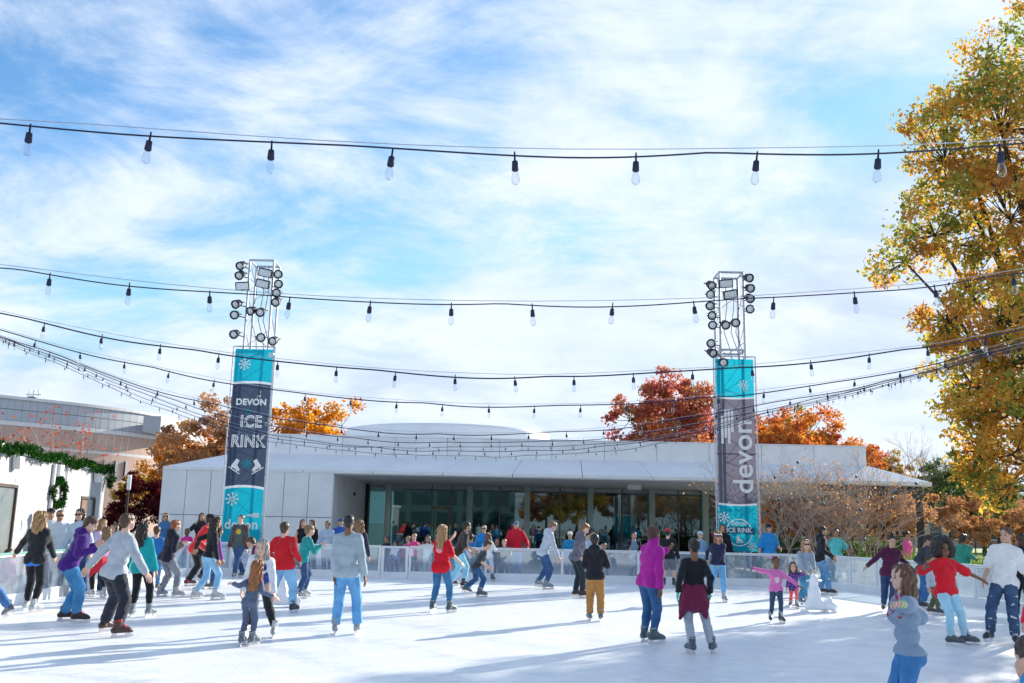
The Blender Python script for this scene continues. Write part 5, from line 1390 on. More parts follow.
    # ---- top
    tc,to=tin; sl=to.get('sleeve',1.0); lo_=max(to.get('loose',.014)*.75,.007)*max(s,.8); hem=to.get('hem',-.055)
    gap=max(0.0,(bot[2]*.7+.014)*max(s,.8)-lo_)
    pr=[(a_,b_,ra_+gap,rb_+gap) for a_,b_,ra_,rb_ in [torso[0]]+seatp]+list(torso[1:])
    for k in (0,1):
        a=arms[k]
        if sl<=0: continue
        if sl>=1: 
            e=a[1]; t=min(.97,sl-.03) ; pr+=[a[0],(e[0],e[0]+(e[1]-e[0])*t,e[2],e[3]+.006)]
        elif sl>.6: e=a[1]; t=(sl-.5)*2; pr+=[a[0],(e[0],e[0]+(e[1]-e[0])*t,e[2],e[2]*.85)]
        else: e=a[0]; t=sl*2; pr+=[(e[0],e[0]+(e[1]-e[0])*t,e[2],e[2]+.010)]
    if to.get('hood'): pr+=[(rel(Nk-fs*.035*U-rs*.03*U),rel(Nk-fs*.035*U+rs*.03*U),.038*U,.038*U),(rel(Nk-fs*.05*U-sp*.02*U),rel(Nk-fs*.055*U-sp*.05*U),.045*U,.03*U)]
    if to.get('collar'): pr+=[(rel(Nk-sp*.01*U),rel(Nk+hd*.035*U),.043*U,.040*U)]
    if to.get('flare'): pr+=[(rel(P+sp*.06*U),rel(P-up*.14*U),.09*U,(.09+to['flare'])*U)]
    elif hem<-.1: pr+=[(rel(P-rs*.03*U),rel(P-up*.1*U-rs*.04*U),.060*U*b,.062*U*b),(rel(P+rs*.03*U),rel(P-up*.1*U+rs*.04*U),.060*U*b,.062*U*b)]
    hn=sp if hem>-.12 else up
    cut=[(-hn,-(hn@rel(P)+hem*U))]
    V,Q=sdf(pr,hv,.024*s,infl=lo_,cuts=cut,fold=to.get('fold',.0068)*(1 if s>.8 else .8),seed=i,wl=.11*max(s,.7))
    mt=to.get('mat') or cloth(tc)
    if callable(mt): mt=mt(rel(P),rel(Nk),fs,rs,U)
    g=obj('top',np_mesh('top',V,Q),mt,root)
    if to.get('under'):     # hem of a second garment below
        cut2=[(-sp,-(sp@rel(P)+(hem-.035)*U)),(sp,sp@rel(P)+(hem+.03)*U)]
        V,Q=sdf(torso+seatp,hv,.035*s,infl=lo_*.8,cuts=cut2,fold=.003,seed=i+3); obj('undershirt',np_mesh('undershirt',V,Q),cloth(to['under']),root)
    if to.get('hood') or to.get('zip'): pass
    # ---- trousers
    bc,bk,bl,blen=bot
    pr=[torso[0]]+seatp+[(rel(P+sp*.0),rel(P+sp*.05*U),.062*U*b,.058*U*b)]
    for k in (0,1):
        lgp=legs[k]
        if blen>=.95:
            e=lgp[2]; tl=1.0 if (shoe or blen>1.05) else .68; pr+=[lgp[0],lgp[1],(e[0],e[0]+(e[1]-e[0])*tl,e[2],(e[3] if tl>.9 else e[2]*.76)+(.012 if bl>.008 else .0))]
        elif blen>.55: e=lgp[1]; pr+=[lgp[0],lgp[1],(lgp[2][0],lgp[2][0]+(lgp[2][1]-lgp[2][0])*((blen-.5)*2),lgp[2][2],lgp[2][2])]
        else: e=lgp[0]; t=blen*2; pr+=[(e[0],e[0]+(e[1]-e[0])*t,e[2],e[2]*.86)]
    cut=[(sp,sp@rel(P)+.035*U)]
    V,Q=sdf(pr,hv,.020*s,infl=bl*.7*max(s,.75),cuts=cut,fold=.0070 if bl>.008 else .002,seed=i+50,wl=.09)
    obj('trousers' if blen>.6 else 'shorts',np_mesh('trousers',V,Q),cloth(bc,bk),root)
    if socks:
        for k in (0,1):
            e=legs[k][2]; V,Q=sdf([(e[0]*.55+e[1]*.45,e[1],e[3]*1.15,e[3]*1.05)],hv,.02,infl=.006); obj('sock',np_mesh('sock',V,Q),cloth(socks),root)
    # ---- hair, hat, face
    if hairk: 
        o=obj('hair',hair(hairk),None,root,HM); 
        if not o.data.materials: o.data.materials.append(hairm(hairc))
        o.material_slots[0].link='OBJECT'; o.material_slots[0].material=hairm(hairc)
    def headpart(name,me,mat,M=None,parent=None):
        o=obj(name,me,None,root,HM if M is None else HM@M)
        if mat is not None:
            if not me.materials: me.materials.append(mat)
            o.material_slots[0].link='OBJECT'; o.material_slots[0].material=mat
        return o
    if hat:
        hk,hc=hat
        if hk=='cap':
            o=headpart('cap',CAP,cloth(hc)); q=obj('brim',BRIM,None,o)
            if not BRIM.materials: BRIM.materials.append(cloth(hc))
            q.material_slots[0].link='OBJECT'; q.material_slots[0].material=cloth(hc)
        elif hk=='beanie': headpart('beanie',BEANIE,cloth(hc))
        elif hk=='headband': headpart('headband',HBAND,cloth(hc))
        elif hk=='pompom': headpart('hair_bow',ORN,cloth(hc),Matrix.Translation((.06,.02,.11))@Matrix.Diagonal((.55,.55,.55,1)))
    face=hyaw if hyaw is not None else yaw
    if abs(((face+180)%360)-180)>50:
        for sx in (-1,1):
            if not glasses: headpart('eye',EYE,None,Matrix.Translation((sx*.033,.083,.002)))
            headpart('eyebrow',EBROW,hairm(hairc),Matrix.Translation((sx*.034,.089,.024)))
        headpart('mouth',MOUTH,None,Matrix.Translation((0,.0925,-.0635)))
    if glasses: headpart('sunglasses',GLASSES,simple('sunglass_lens',(.008,.008,.012),.15))
    if wrist:
        for k,c in wrist.items():
            kk=0 if k=='L' else 1; a,e=rel(wri[kk]),rel(elb[kk]); dd=(e-a)/np.linalg.norm(e-a); r=.021*U+ (lo_ if sl>=.95 else .002)
            MB().tube([a+dd*.012,a+dd*.04],r,10).build('wristband',simple('band_%.2f%.2f'%(c[0],c[1]),c,.4),root,True)
    # ---- feet
    for k in (0,1):
        sg=1 if k else -1
        an=rel(anks[k]); fz=an[2]-ank_h
        fsc=min(1.08,.55+.45*s)
        base_yaw=yw if fyaw is None else math.radians(fyaw)
        tilt=0
        if lift[k]>.02: tilt=-min(.7,lift[k]*4)
        Mf=Matrix.Translation((an[0],an[1],an[2]))@Matrix.Rotation(base_yaw-sg*math.radians(splay),4,'Z')@Matrix.Rotation(tilt,4,'X')@Matrix.Translation((0,.055*fsc,-ank_h))@Matrix.Diagonal((fsc,fsc,fsc,1))
        if shoe:
            o=obj('shoe',SHOE,None,root,Mf); m=simple('shoe_%.2f%.2f%.2f'%tuple(boot),boot,.6,0,.15,20)
            if not SHOE.materials: SHOE.materials.append(m)
            o.material_slots[0].link='OBJECT'; o.material_slots[0].material=m
        else:
            m=simple('skate_%.2f%.2f%.2f'%tuple(boot),boot,.42,0,.35,16)
            o=obj('skate',BOOT,None,root,Mf)
            if not BOOT.materials: BOOT.materials.append(m)
            o.material_slots[0].link='OBJECT'; o.material_slots[0].material=m
            if not BLADE.materials: BLADE.materials.append(STEEL)
            obj('blade',BLADE,None,o)
            if depth<26:
                q=obj('laces',LACE,None,o)
                if not LACE.materials: LACE.materials.append(cloth(lacec))
                q.material_slots[0].link='OBJECT'; q.material_slots[0].material=cloth(lacec)
                q=obj('cuff',CUFF,None,o)
                if not CUFF.materials: CUFF.materials.append(cloth(lacec))
                q.material_slots[0].link='OBJECT'; q.material_slots[0].material=cloth([c*.6 for c in lacec])
    if extra: extra(root,dict(P=rel(P),Nk=rel(Nk),sp=sp,fs=fs,rs=rs,U=U,hips=[rel(h) for h in hips],knees=[rel(h) for h in knees],wri=[rel(h) for h in wri],sh=[rel(h) for h in sh],HM=HM,hv=hv,s=s,i=i,elb=[rel(e) for e in elb]))
    return root

GREYB_=(.055,.065,.08); WSK=(.42,.45,.48); RB=(.05,.012,.014)
BLOND=(.36,.21,.09); DBLOND=(.22,.13,.06); BRN=(.07,.035,.018); DRK=(.012,.009,.008); RED=(.28,.08,.025); GRYH=(.30,.29,.28); AUB=(.08,.022,.018)
def tied_jacket(col):
    def f(root,J):
        P,U,sp=J['P'],J['U'],J['sp']
        pr=[(P+sp*.05*U-J['rs']*.045*U,P+sp*.05*U+J['rs']*.045*U,.070*U,.070*U),(P-J['rs']*.045*U,P-sp*.09*U-J['rs']*.065*U,.076*U,.080*U),(P+J['rs']*.045*U,P-sp*.09*U+J['rs']*.065*U,.076*U,.080*U),
            (P-sp*.09*U-J['rs']*.07*U,P-sp*.23*U-J['rs']*.125*U,.065*U,.014*U),(P-sp*.09*U+J['rs']*.07*U,P-sp*.22*U+J['rs']*.12*U,.065*U,.014*U),(P,P-sp*.10*U-J['fs']*.02*U,.078*U,.075*U),(P-J['fs']*.045*U-J['rs']*.04*U-sp*.02*U,P-J['fs']*.045*U+J['rs']*.04*U-sp*.02*U,.072*U,.072*U)]
        V,Q=sdf(pr,J['hv'],.04,cuts=[(sp,sp@P+.085*U)],fold=.012,seed=4,wl=.13); obj('tied_jacket',np_mesh('tied',V,Q),cloth(col),root)
        MB().tube([P+sp*.075*U+J['fs']*.12*U+J['rs']*.02*U,P+sp*.03*U+J['fs']*.15*U,P-sp*.12*U+J['fs']*.14*U],.03*U,6).build('knot',cloth(col),root,True)
    return f
def open_jacket(col,arms=False):
    def f(root,J):
        P,U,sp,rs,fs=J['P'],J['U'],J['sp'],J['rs'],J['fs']
        for s in (-1,1):
            pr=[(J['sh'][0 if s<0 else 1]-rs*s*.02*U,P+rs*s*.085*U+sp*.02*U,.052*U,.058*U),(J['sh'][0 if s<0 else 1],J['elb'][0 if s<0 else 1],.045*U,.038*U),(J['elb'][0 if s<0 else 1],J['wri'][0 if s<0 else 1],.037*U,.030*U)]
            V,Q=sdf(pr,J['hv'],.03,fold=.006,seed=s+5); obj('open_jacket',np_mesh('jacket',V,Q),cloth(col),root)
    return f
def vest(col):
    def f(root,J):
        P,U,sp,rs,fs=J['P'],J['U'],J['sp'],J['rs'],J['fs']
        pr=[(P+sp*.10*U-rs*.034*U,P+sp*.10*U+rs*.034*U,.064*U,.064*U),(P+sp*.19*U-rs*.05*U,P+sp*.19*U+rs*.05*U,.068*U,.068*U),(P,P+sp*.22*U,.068*U,.066*U)]
        V,Q=sdf(pr,J['hv'],.04,infl=.020,cuts=[(-sp,-(sp@P-.03*U))],fold=.004,seed=2); obj('vest',np_mesh('vest',V,Q),cloth(col),root)
    return f
def strands(col,n,length,seed,out):
    def f(root,J):
        R=np.random.default_rng(seed); m=MB(); M=np.array(J['HM'])
        for k in range(n):
            p=v3(-.085+R.uniform(0,.02),-.05+R.uniform(-.05,.08),-.10+R.uniform(-.06,.14)); bend=R.uniform(-.10,.05); ln=length*R.uniform(.35,1.0)
            pts=[]
            for q in np.linspace(0,1,6): pts.append(p+out*ln*q+v3(0,.02*q,bend*q*q+.05*math.sin(q*3.1))+R.normal(size=3)*.004)
            pts=[M[:3,:3]@x+M[:3,3] for x in pts]
            m.tube(pts,[.004,.004,.0035,.003,.002,.0008],4)
        m.build('loose_hair',hairm(col),root,True)
    return f
def print_on(col,pcol,rad,back=False,scale=26.,thr=.46,up=.2,flat=1.0,key=''):
    def f(P,Nk,fs,rs,U):
        c=P+(Nk-P)*(up/.3)+fs*(.09*U if not back else -.09*U)
        return printed('print_%.2f%.2f%.2f_%s'%(*col,key),col,pcol,tuple(c),rad*U,scale,thr,flat)
    return {'mat':f}
T=lambda c,**k:(c,k)
J=lambda c=DEN,l=.012,k='denim',n=1.0:(c,k,l,n)
LEG=lambda c=BLK:(c,'cloth',.003,1.0)
# ------------------------------------------------------------ left side of the ice
person('blond woman in black jacket and leggings holding the green rail at the left edge',[(25,611),(32,613)],511.5,41,-8,tin=T((.015,.018,.024),under=(.02,.16,.55),loose=.016),bot=LEG(),hairk='wavy',hairc=BLOND,L=(15,554,.25),R=(54,556,.35),fem=True,pel=36,boot=WSK,w=.95)
person('person at the left edge showing only a trailing jeans leg and dark skate',[(-30,628),(9,619,.10)],512,-30,70,skn='light',bot=J(DEN),tin=T((.2,.2,.25)))
person('teenager in purple hoodie and blue jeans bending right over black skates',[(62,621),(75,623)],517,91,-72,tin=T((.05,.012,.17),hood=True,loose=.02,sleeve=1.0),bot=J((.05,.20,.42),.024),hairc=BRN,skn='pale',L=(94,546,.05),R=(95,550,-.1),pel=70,hp=28,boot=(.03,.015,.018),cr=.03,w=1.05,lacec=(.4,.04,.04))
person('man in pale grey sweater and black trousers with red-black skates, arms spread',[(103,631),(116,639)],513.5,128,-38,tin=T((.36,.40,.46),loose=.022),bot=J((.02,.026,.04),.02,'cloth'),hairc=BRN,skn='pale',L=(85,570,-.1),R=(146,573,-.15),pel=115,boot=(.05,.02,.02),wrist={'L':(.1,.6,.2)},cr=.03,hyaw=-30,lacec=(.7,.03,.03))
person('girl in pink top and red skirt jacket half hidden between purple and grey skaters',[(92,597),(104,598)],527,106,60,tin=T((.55,.22,.40),hem=.02),bot=LEG(),hairk='long',hairc=DBLOND,boot=WSK,skn='pale',L=(97,552),fem=True,extra=tied_jacket((.50,.02,.04)))
person('woman in teal jacket and black leggings seen from behind at left',[(131,617),(148,617)],522,143,-6,tin=T((.012,.33,.34),loose=.026,hem=-.07),bot=LEG(),hairk='long',hairc=DRK,boot=(.22,.25,.28),skn='tan',fem=True,pel=142)
person('boy in royal blue jacket hidden behind the teal jacket',[(150,590),(157,590)],526,157,10,tin=T((.02,.14,.42),loose=.022),bot=J((.05,.18,.42)),hairc=BRN)
person('red-haired boy in navy hoodie and grey jeans facing right',[(159,597),(175,598)],520,176,-42,tin=T((.014,.016,.032),hood=True,loose=.022),bot=J((.17,.20,.25),.012),hairc=RED,skn='pale',R=(182,545,.1),L=(180,544,.3),pel=167,boot=(.26,.28,.30),cr=.05)
person('man in red shirt and black trousers leaning far to the right in a black cap',[(187,586),(200,588,.16)],512,211,-70,tin=T((.62,.03,.04),loose=.02,hem=-.09),bot=J(BLK,.012,'cloth'),socks=(.6,.02,.05),hat=('cap',BLK),L=(212,541,.1),R=(205,548,-.1),pel=196,boot=(.05,.05,.06),skn='tan',cr=.06)
person('woman in black top and pale blue jeans striding right, long dark hair',[(194,599),(214,600)],517,216,-62,tin=T(BLK,hem=-.01,loose=.010,sleeve=.98),bot=J(DENL,.006),hairk='long',hairc=DRK,L=(196,548,.1),R=(217.5,560,-.15),pel=209,boot=(.40,.42,.44),skn='tan',fem=True,w=.95,cr=.03)
person('skater in purple shirt and dark jeans hidden behind the black-topped woman',[(203,589),(211,589)],526,219,-50,tin=T((.22,.03,.26)),bot=J(DEND),hairc=DRK,hairk='long',skn='tan',fem=True,R=(222,560,-.1))
person('boy in grey printed tee and open brown jacket standing before the left banner',[(234,579),(243,577)],515,241,172,tin=T((.07,.10,.11),sleeve=.5,**print_on((.07,.10,.11),(.55,.42,.05),.05,key='boy',thr=.4)),bot=J(DEND),hairc=BRN,skn='pale',extra=open_jacket((.07,.045,.05)),L=(247,548,-.05),R=(229,546,-.05))
person('bent-over skater in maroon top behind the crouching mother',[(262,592),(272,593)],540,246,78,tin=T((.13,.015,.06),loose=.025),bot=J(DEND),hairc=BRN,H=1.6,ty=.0,pel=271,hp=30,cr=.05)
person('grey-haired mother in navy vest bending forward towards the little girl',[(250,634),(274,637)],543,262,176,tin=T((.62,.64,.68),loose=.016),bot=LEG((.016,.017,.022)),hairk='bob',hairc=GRYH,skn='pale',L=(274,592,-.25),R=(243,590,-.2),ty=-.85,H=1.64,fem=True,boot=(.30,.33,.37),hp=8,extra=vest((.012,.045,.24)),cr=.06,py=.12)
person('little girl with long red hair in slate blue outfit seen from behind',[(241,646),(251,646)],560,258,-14,tin=T((.085,.12,.19),loose=.014),bot=LEG((.07,.10,.17)),hairk='long',hairc=(.30,.11,.035),skn='pale',L=(234,584,.0),R=(272,596,-.05),boot=(.12,.16,.20),fem=True)
person('broad man in red fleece and pale jeans seen from behind',[(266,612),(292,613)],522,285,-8,tin=T((.50,.012,.02),loose=.026),bot=J(DENL,.018),hairc=BRN,skn='pale',w=1.16,pel=284,boot=(.04,.035,.04),L=(272,556,.15),R=(299,560,-.05))
person('boy in teal shirt and dark jeans reaching right for the rail',[(297,599),(303,598,.05)],525,310,-55,tin=T((.012,.24,.25),loose=.02,sleeve=.97),bot=J(DEND),hairc=DBLOND,skn='pale',R=(321,546,.1),L=(318,547,.3),pel=302,boot=(.30,.32,.34),cr=.03)
person('tall man in pale grey sweatshirt and blue jeans standing with his back turned',[(335,635),(357,634.5)],514.5,349,-2,tin=T((.30,.37,.43),loose=.018,hem=-.06,sleeve=.95),bot=J((.10,.30,.58),.016,'denim',1.0),hairk='buzz',hairc=(.008,.007,.007),skn='brown',L=(334.5,575,-.05),R=(364.5,575,-.05),w=.94,boot=(.32,.35,.38),wrist={'L':(.6,.62,.65),'R':(.1,.6,.25)},pel=347)
person('curly blond skater mostly hidden behind the tall man in grey',[(349,589),(356,589)],520,360,0,tin=T((.02,.03,.06)),bot=J(DEND),hairk='wavy',hairc=DBLOND)
# ------------------------------------------------------------ centre
person('blond woman in red printed tee and blue jeans looking right',[(432,612),(449,613)],525,443,-26,tin=T((.58,.012,.025),sleeve=.5,hem=-.09,**print_on((.58,.012,.025),(.75,.35,.42),.055,True,key='redwoman',thr=.38,up=.19)),bot=J((.03,.13,.28),.006),hairk='long',hairc=BLOND,skn='pale',R=(460,562,-.1),L=(452,538,.3),boot=(.07,.10,.12),fem=True,w=1.02)
person('man in brown tee and light blue jeans skating right',[(451,586),(463,588)],522,467,-70,tin=T((.042,.032,.028),sleeve=.5,loose=.018,hem=-.07),bot=J((.20,.48,.66),.014),hairc=DRK,skn='tan',R=(474,550,-.15),L=(470,552,.2),pel=458,boot=(.05,.02,.02),cr=.05)
person('child in blue shirt and black leggings between brown tee and grey boy',[(466,577.5),(472,577.5)],534,471,0,tin=T((.06,.20,.46),loose=.02),bot=LEG(),hairc=BRN,fem=True,R=(478,551,.15))
person('woman in white long sleeves and pale jeans facing the barrier',[(484,580),(492,581)],533,488.5,-12,tin=T((.66,.68,.72),loose=.018,sleeve=.96),bot=J((.42,.52,.64),.008),hairk='long',hairc=(.18,.07,.025),fem=True,R=(497,551,.15))
person('boy in dark grey tee and blue jeans leaning forward to the right',[(465,594,.06),(479,598)],540,488,-78,tin=T((.045,.05,.06),sleeve=.5,loose=.02),bot=J((.03,.09,.22),.014),hairc=BRN,skn='pale',R=(486,566,-.1),L=(488,566,.15),pel=476,hp=25,boot=(.10,.11,.12),cr=.09)
person('small boy in grey and orange patterned jacket standing at the barrier',[(502,580),(508,580)],539,504,174,tin=T((.13,.12,.11),loose=.02,**print_on((.13,.12,.11),(.55,.14,.03),.12,key='camo',thr=.55,up=.15)),bot=J(DEND,.018),hairc=DBLOND,skn='pale',L=(511,554,-.05),R=(498,556,-.05),boot=(.02,.02,.024))
person('girl in light grey hoodie and dark jeans skating right, head down',[(537.5,586,.03),(545.5,591)],522,553,-80,tin=T((.42,.47,.55),hood=True,loose=.024),bot=J((.03,.08,.20),.008),hairk='bun',hairc=DBLOND,skn='pale',R=(558,557,-.15),L=(559,557,.1),pel=543,hp=26,fem=True,boot=(.20,.24,.27),cr=.06)
person('tall boy in grey zip hoodie and black trousers looking down to the right',[(575,597),(582,598)],523.5,585,-76,tin=T((.12,.12,.16),hood=True,loose=.02),bot=J((.018,.03,.04),.012,'cloth'),hairc=(.20,.10,.045),skn='pale',R=(581,556,-.2),L=(588,551,.15),pel=576,hp=30,boot=(.04,.02,.025),lacec=(.6,.03,.05))
person('skater in pale blue shirt behind the tall boy in grey zip hoodie',[(584,592),(591,592)],528,591,-60,tin=T((.30,.40,.52),loose=.02),bot=J(DEN),hairc=DRK,skn='tan',hp=18,R=(600,547,.0))
person('boy in black hoodie and tan trousers seen from behind',[(590,621),(601,621.5)],534,594.5,-4,tin=T((.013,.015,.022),hood=True,loose=.028),bot=J((.34,.17,.05),.022,'cloth'),hairk='short',hairc=DRK,skn='tan',L=(588,562,.2),R=(604,562,.2),boot=(.13,.16,.19))
person('woman in magenta fleece and blue jeans standing in profile to the right',[(644,642),(653,644)],526.5,654,-52,tin=T((.36,.015,.26),loose=.026,hem=-.06,collar=True),bot=J((.03,.10,.24),.008),hairk='short',hairc=AUB,skn='brown',R=(660,590,-.1),L=(666,550,.25),fem=True,w=1.05,boot=(.06,.10,.12),pel=649)
person('skater in red cap, black top and grey shorts near the far barrier',[(664,587),(674,587)],528.5,668,-18,tin=T(BLK,loose=.02),bot=((.14,.15,.18),'cloth',.02,.42),hairc=DRK,skn='pale',hat=('cap',(.55,.02,.03)),socks=(.02,.02,.025),boot=(.05,.07,.09))
person('girl in black top with maroon jacket tied at her waist and teal gloves',[(692.5,654),(712,653.5)],538.5,694,-4,tin=T(BLK,loose=.012,hem=.0),bot=((.34,.38,.44),'cloth',.004,.85),hairk='bun',hairc=DRK,skn='brown',L=(678,592,-.05),R=(710,592,-.05),gloves=(.05,.50,.46),socks=(.06,.04,.45),extra=tied_jacket((.14,.012,.05)),fem=True,boot=(.07,.10,.12),pel=694,splay=20)
person('woman in navy top and blue jeans with white headband gliding towards the camera',[(711,599,.05),(724,603)],531,718,176,tin=T((.016,.022,.06),loose=.008,hem=.0),bot=J((.12,.34,.60),.008),hairk='bob',hairc=(.20,.10,.05),skn='tan',hat=('headband',(.75,.76,.78)),glasses=True,sunc=(.7,.7,.7),L=(716,566,-.2),R=(707,560,.05),fem=True,w=.95,boot=(.28,.30,.33),ty=-.15)
# ------------------------------------------------------------ right
person('small girl in pink sweater with both arms held out',[(771,622),(781,623)],556.5,776,176,tin=T((.72,.20,.48),loose=.022,hem=-.08,**print_on((.72,.20,.48),(.78,.70,.66),.05,key='pinkgirl',thr=.42,up=.14)),bot=LEG((.03,.07,.13)),hairk='bun',hairc=DRK,skn='brown',R=(746,567,-.05),L=(801,587,-.05),boot=(.05,.07,.09),fem=True,hat=('pompom',(.75,.03,.25)))
person('toddler in purple patterned coat and coral leggings beside the skating aid',[(791,607),(797,608.5)],562,793,168,tin=T((.05,.03,.17),hem=-.12,flare=.03,loose=.02,**print_on((.05,.03,.17),(.25,.10,.35),.5,key='toddler',scale=34.,thr=.54)),bot=LEG((.70,.10,.10)),hairk='bob',hairc=BRN,skn='light',L=(801,572,-.1),fem=True,boot=(.15,.18,.22))
person('woman in grey sweater and sunglasses leaning on the white skating aid',[(799,604),(806,606)],537,806,180,tin=T((.24,.30,.38),loose=.018),bot=J((.05,.20,.36),.01),hairk='bob',hairc=BLOND,skn='pale',glasses=True,L=(815,572,-.42),R=(807,573,-.42),ty=-.45,H=1.62,fem=True,boot=(.12,.15,.18),wrist={'L':(.1,.6,.2)},cr=.04)
person('young man in black hoodie and ripped jeans facing right behind the skating aid',[(820,594),(829,595)],526.5,823,-105,tin=T((.014,.016,.022),hood=True,loose=.024,hem=-.07),bot=(( .10,.24,.42),'ripped',.016,1.0),hairk='short',hairc=DRK,skn='tan',L=(833,558,.1),R=(832,556,-.15),boot=(.04,.04,.05),pel=820)
person('man in aqua tee and jeans touching his head near the right corner',[(832,587.5),(840,588)],529.5,836,160,tin=T((.10,.50,.52),sleeve=.5,loose=.02,hem=-.07),bot=J((.03,.11,.25),.014),hairc=DRK,skn='tan',R=(829,540,-.1),L=(848,553,-.1),boot=(.03,.03,.035),poleR=(-1,0,-.4))
person('woman in maroon sweater with hair in a top bun gliding forward, arms out',[(884,611),(891,614)],535,892,168,tin=T((.07,.012,.045),loose=.014),bot=J((.02,.05,.13),.006),hairk='topbun',hairc=DRK,skn='light',R=(866,567,-.05),L=(908,564,-.05),fem=True,hp=20,boot=(.07,.08,.09),wrist={'R':(.1,.6,.25)},ty=-.1)
person('man in slate jacket and jeans stooping beside the red-shirted woman',[(916,608),(923,609)],535.5,929,-140,tin=T((.035,.045,.06),loose=.024,hem=-.07),bot=J((.04,.14,.32),.012),hairc=DRK,skn='tan',hp=25,L=(931,567,-.1),R=(924,566,-.2),boot=(.03,.03,.035),ty=-.2)
person('child in grey top and olive trousers tucked behind the red-shirted woman',[(930,614),(939,615)],556,930,-150,tin=T((.42,.47,.52)),bot=J((.10,.11,.06),.02,'cloth'),hairc=BRN,boot=(.06,.07,.09))
person('person in green jacket and dark jeans behind the red-shirted woman',[(957,601),(966,599)],534,964,-60,tin=T((.02,.22,.17),loose=.022),bot=J(DEND),hairk='short',hairc=DRK,skn='brown',R=(974,558,-.1),boot=(.03,.03,.035))
person('woman in red tee and pale blue leggings with a round curly afro',[(951,646),(965,645)],541,943.5,190,tin=T((.60,.012,.025),sleeve=.52,loose=.018,hem=-.08),bot=J((.34,.58,.74),.004,'cloth'),hairk='afro',hairc=(.012,.007,.006),skn='brown',L=(982,580,.05),R=(926,566,-.2),fem=True,boot=(.07,.09,.10),w=1.02,pel=946,fyaw=-125,splay=6,hyaw=182)
person('man in white tee and ripped dark jeans holding hands with the woman in red',[(991,643,.02),(1016,645)],527.5,1006,142,tin=T((.74,.76,.80),sleeve=.45,loose=.022,hem=-.09),bot=((.035,.075,.16),'ripped',.016,1.0),hairk='short',hairc=(.10,.05,.025),skn='light',R=(984,579,-.05),boot=(.03,.03,.035),hyaw=125,pel=1004,cr=.04,w=.92)
person('man in black behind the white-shirted man at the right edge',[(1016,622),(1030,624)],533.5,1021,150,tin=T(BLK,loose=.02),bot=J((.014,.015,.02),.014,'cloth'),hairc=DRK,skn='dark')
person('child in bright red top cut off by the right edge',[(1036,672),(1048,674)],572,1040,160,tin=T((.65,.02,.04),loose=.03),bot=J(BLK,.01,'cloth'),hairc=DRK,R=(1024,622,-.05))
person('girl in blue-grey tee with red lettering and jeans reaching forward, nearest skater',[(900,757),(916,760)],564.5,902,92,tin=T((.24,.33,.45),sleeve=.55,loose=.020,hem=-.005,fold=.004,**print_on((.24,.33,.45),(.42,.02,.06),.13,key='neargirl',scale=30.,thr=.56,up=.24,flat=1.4)),bot=J((.05,.18,.42),.010),hairk='bob',hairc=(.13,.06,.03),skn='pale',L=(900,604,-.42),fem=True,H=None,glasses=False,boot=GREYB_,pel=909,R=(908,640,.12),wrist={'L':(.1,.6,.25)},w=.80,scale_head=.87)
person('child with dark hair and blue hooded jacket at the lower right corner',[(1036,925),(1058,925)],636,1034,15,tin=T((.03,.24,.46),loose=.034,hood=True,collar=True),bot=J(DEND),hairk='short',hairc=(.035,.015,.015),skn='light')
# ------------------------------------------------------------ spectators behind the barrier
def spec(label,px,top,d,yaw,c,**k):
    b=k.pop('bot',J(DEND)); t=k.pop('tin',T(c,loose=k.pop('loose',.02)))
    return person(label,None,top,k.pop('hx',px),yaw,d=d,px=px,tin=t,bot=b,**k)
spec('child in pink jacket seen through the clear barrier at the left edge',9,549,20.3,-120,(.50,.05,.24),hairc=DRK,bot=J((.30,.05,.18)))
spec('man in white shirt with lanyard and sunglasses by the kiosk wreath',60,510,22.0,-150,(.55,.62,.72),hairk='buzz',hairc=DRK,glasses=True,skn='tan')
spec('man in dark cap behind the sunglasses man below the wreath',51,508.5,23.4,-140,(.5,.55,.6),hat=('cap',BLK),hairc=DRK,skn='tan')
spec('dark-haired woman in pale blue top and sunglasses at the left barrier',80,509,21.8,178,(.40,.52,.66),hairk='long',hairc=DRK,glasses=True,skn='pale',fem=True)
spec('woman in lavender top with light brown hair behind the left barrier',103,519,23.5,-120,(.48,.40,.55),hairk='long',hairc=DBLOND,fem=True)
spec('brown-haired child at the left barrier beside the lavender top',114,524,25,170,(.45,.38,.4),hairk='bob',hairc=BRN)
spec('woman in blue jacket and sunglasses before the white panels at left',165.5,513,33.2,178,(.05,.16,.34),hairk='bob',hairc=DBLOND,glasses=True,fem=True,skn='pale')
spec('small child in magenta top behind the barrier left of the red man',187,528.5,32,178,(.62,.03,.26),hairc=DRK,skn='brown')
spec('woman in dark jacket holding a phone to her face by the left banner',202,513,32.6,-160,(.02,.025,.035),hairk='long',hairc=BRN,fem=True,R=(.03,.24,'.02'),L=(.0,.25,'.0'))
spec('woman with auburn hair and black sleeveless top behind the back barrier',303,519.5,32.2,-160,BLK,tin=T(BLK,sleeve=0),hairk='long',hairc=AUB,fem=True)
spec('dark-haired woman in black behind the boy in teal',312,520,33,160,(.02,.02,.025),hairk='long',hairc=DRK,fem=True)
spec('man in pale blue sweatshirt behind the back barrier left of the tall man',327.5,521,32.3,178,(.34,.44,.58),hairc=BRN,skn='tan')
spec('man in blue cap and blue jacket just left of the tall man',341,518.5,32.6,-165,(.03,.10,.42),hat=('cap',(.02,.06,.25)),hairc=BRN)
spec('dark-clothed person crouching behind the gate',386.5,536,34.5,150,(.03,.02,.025),hairc=BRN,skn='tan')
spec('child in pale purple top low behind the gate',395,541,34.0,170,(.22,.22,.45),hairc=DRK,skn='tan')
spec('small child beside the pink-shirted one at the back rail',408,536,32.6,170,(.5,.1,.2),hairc=DBLOND)
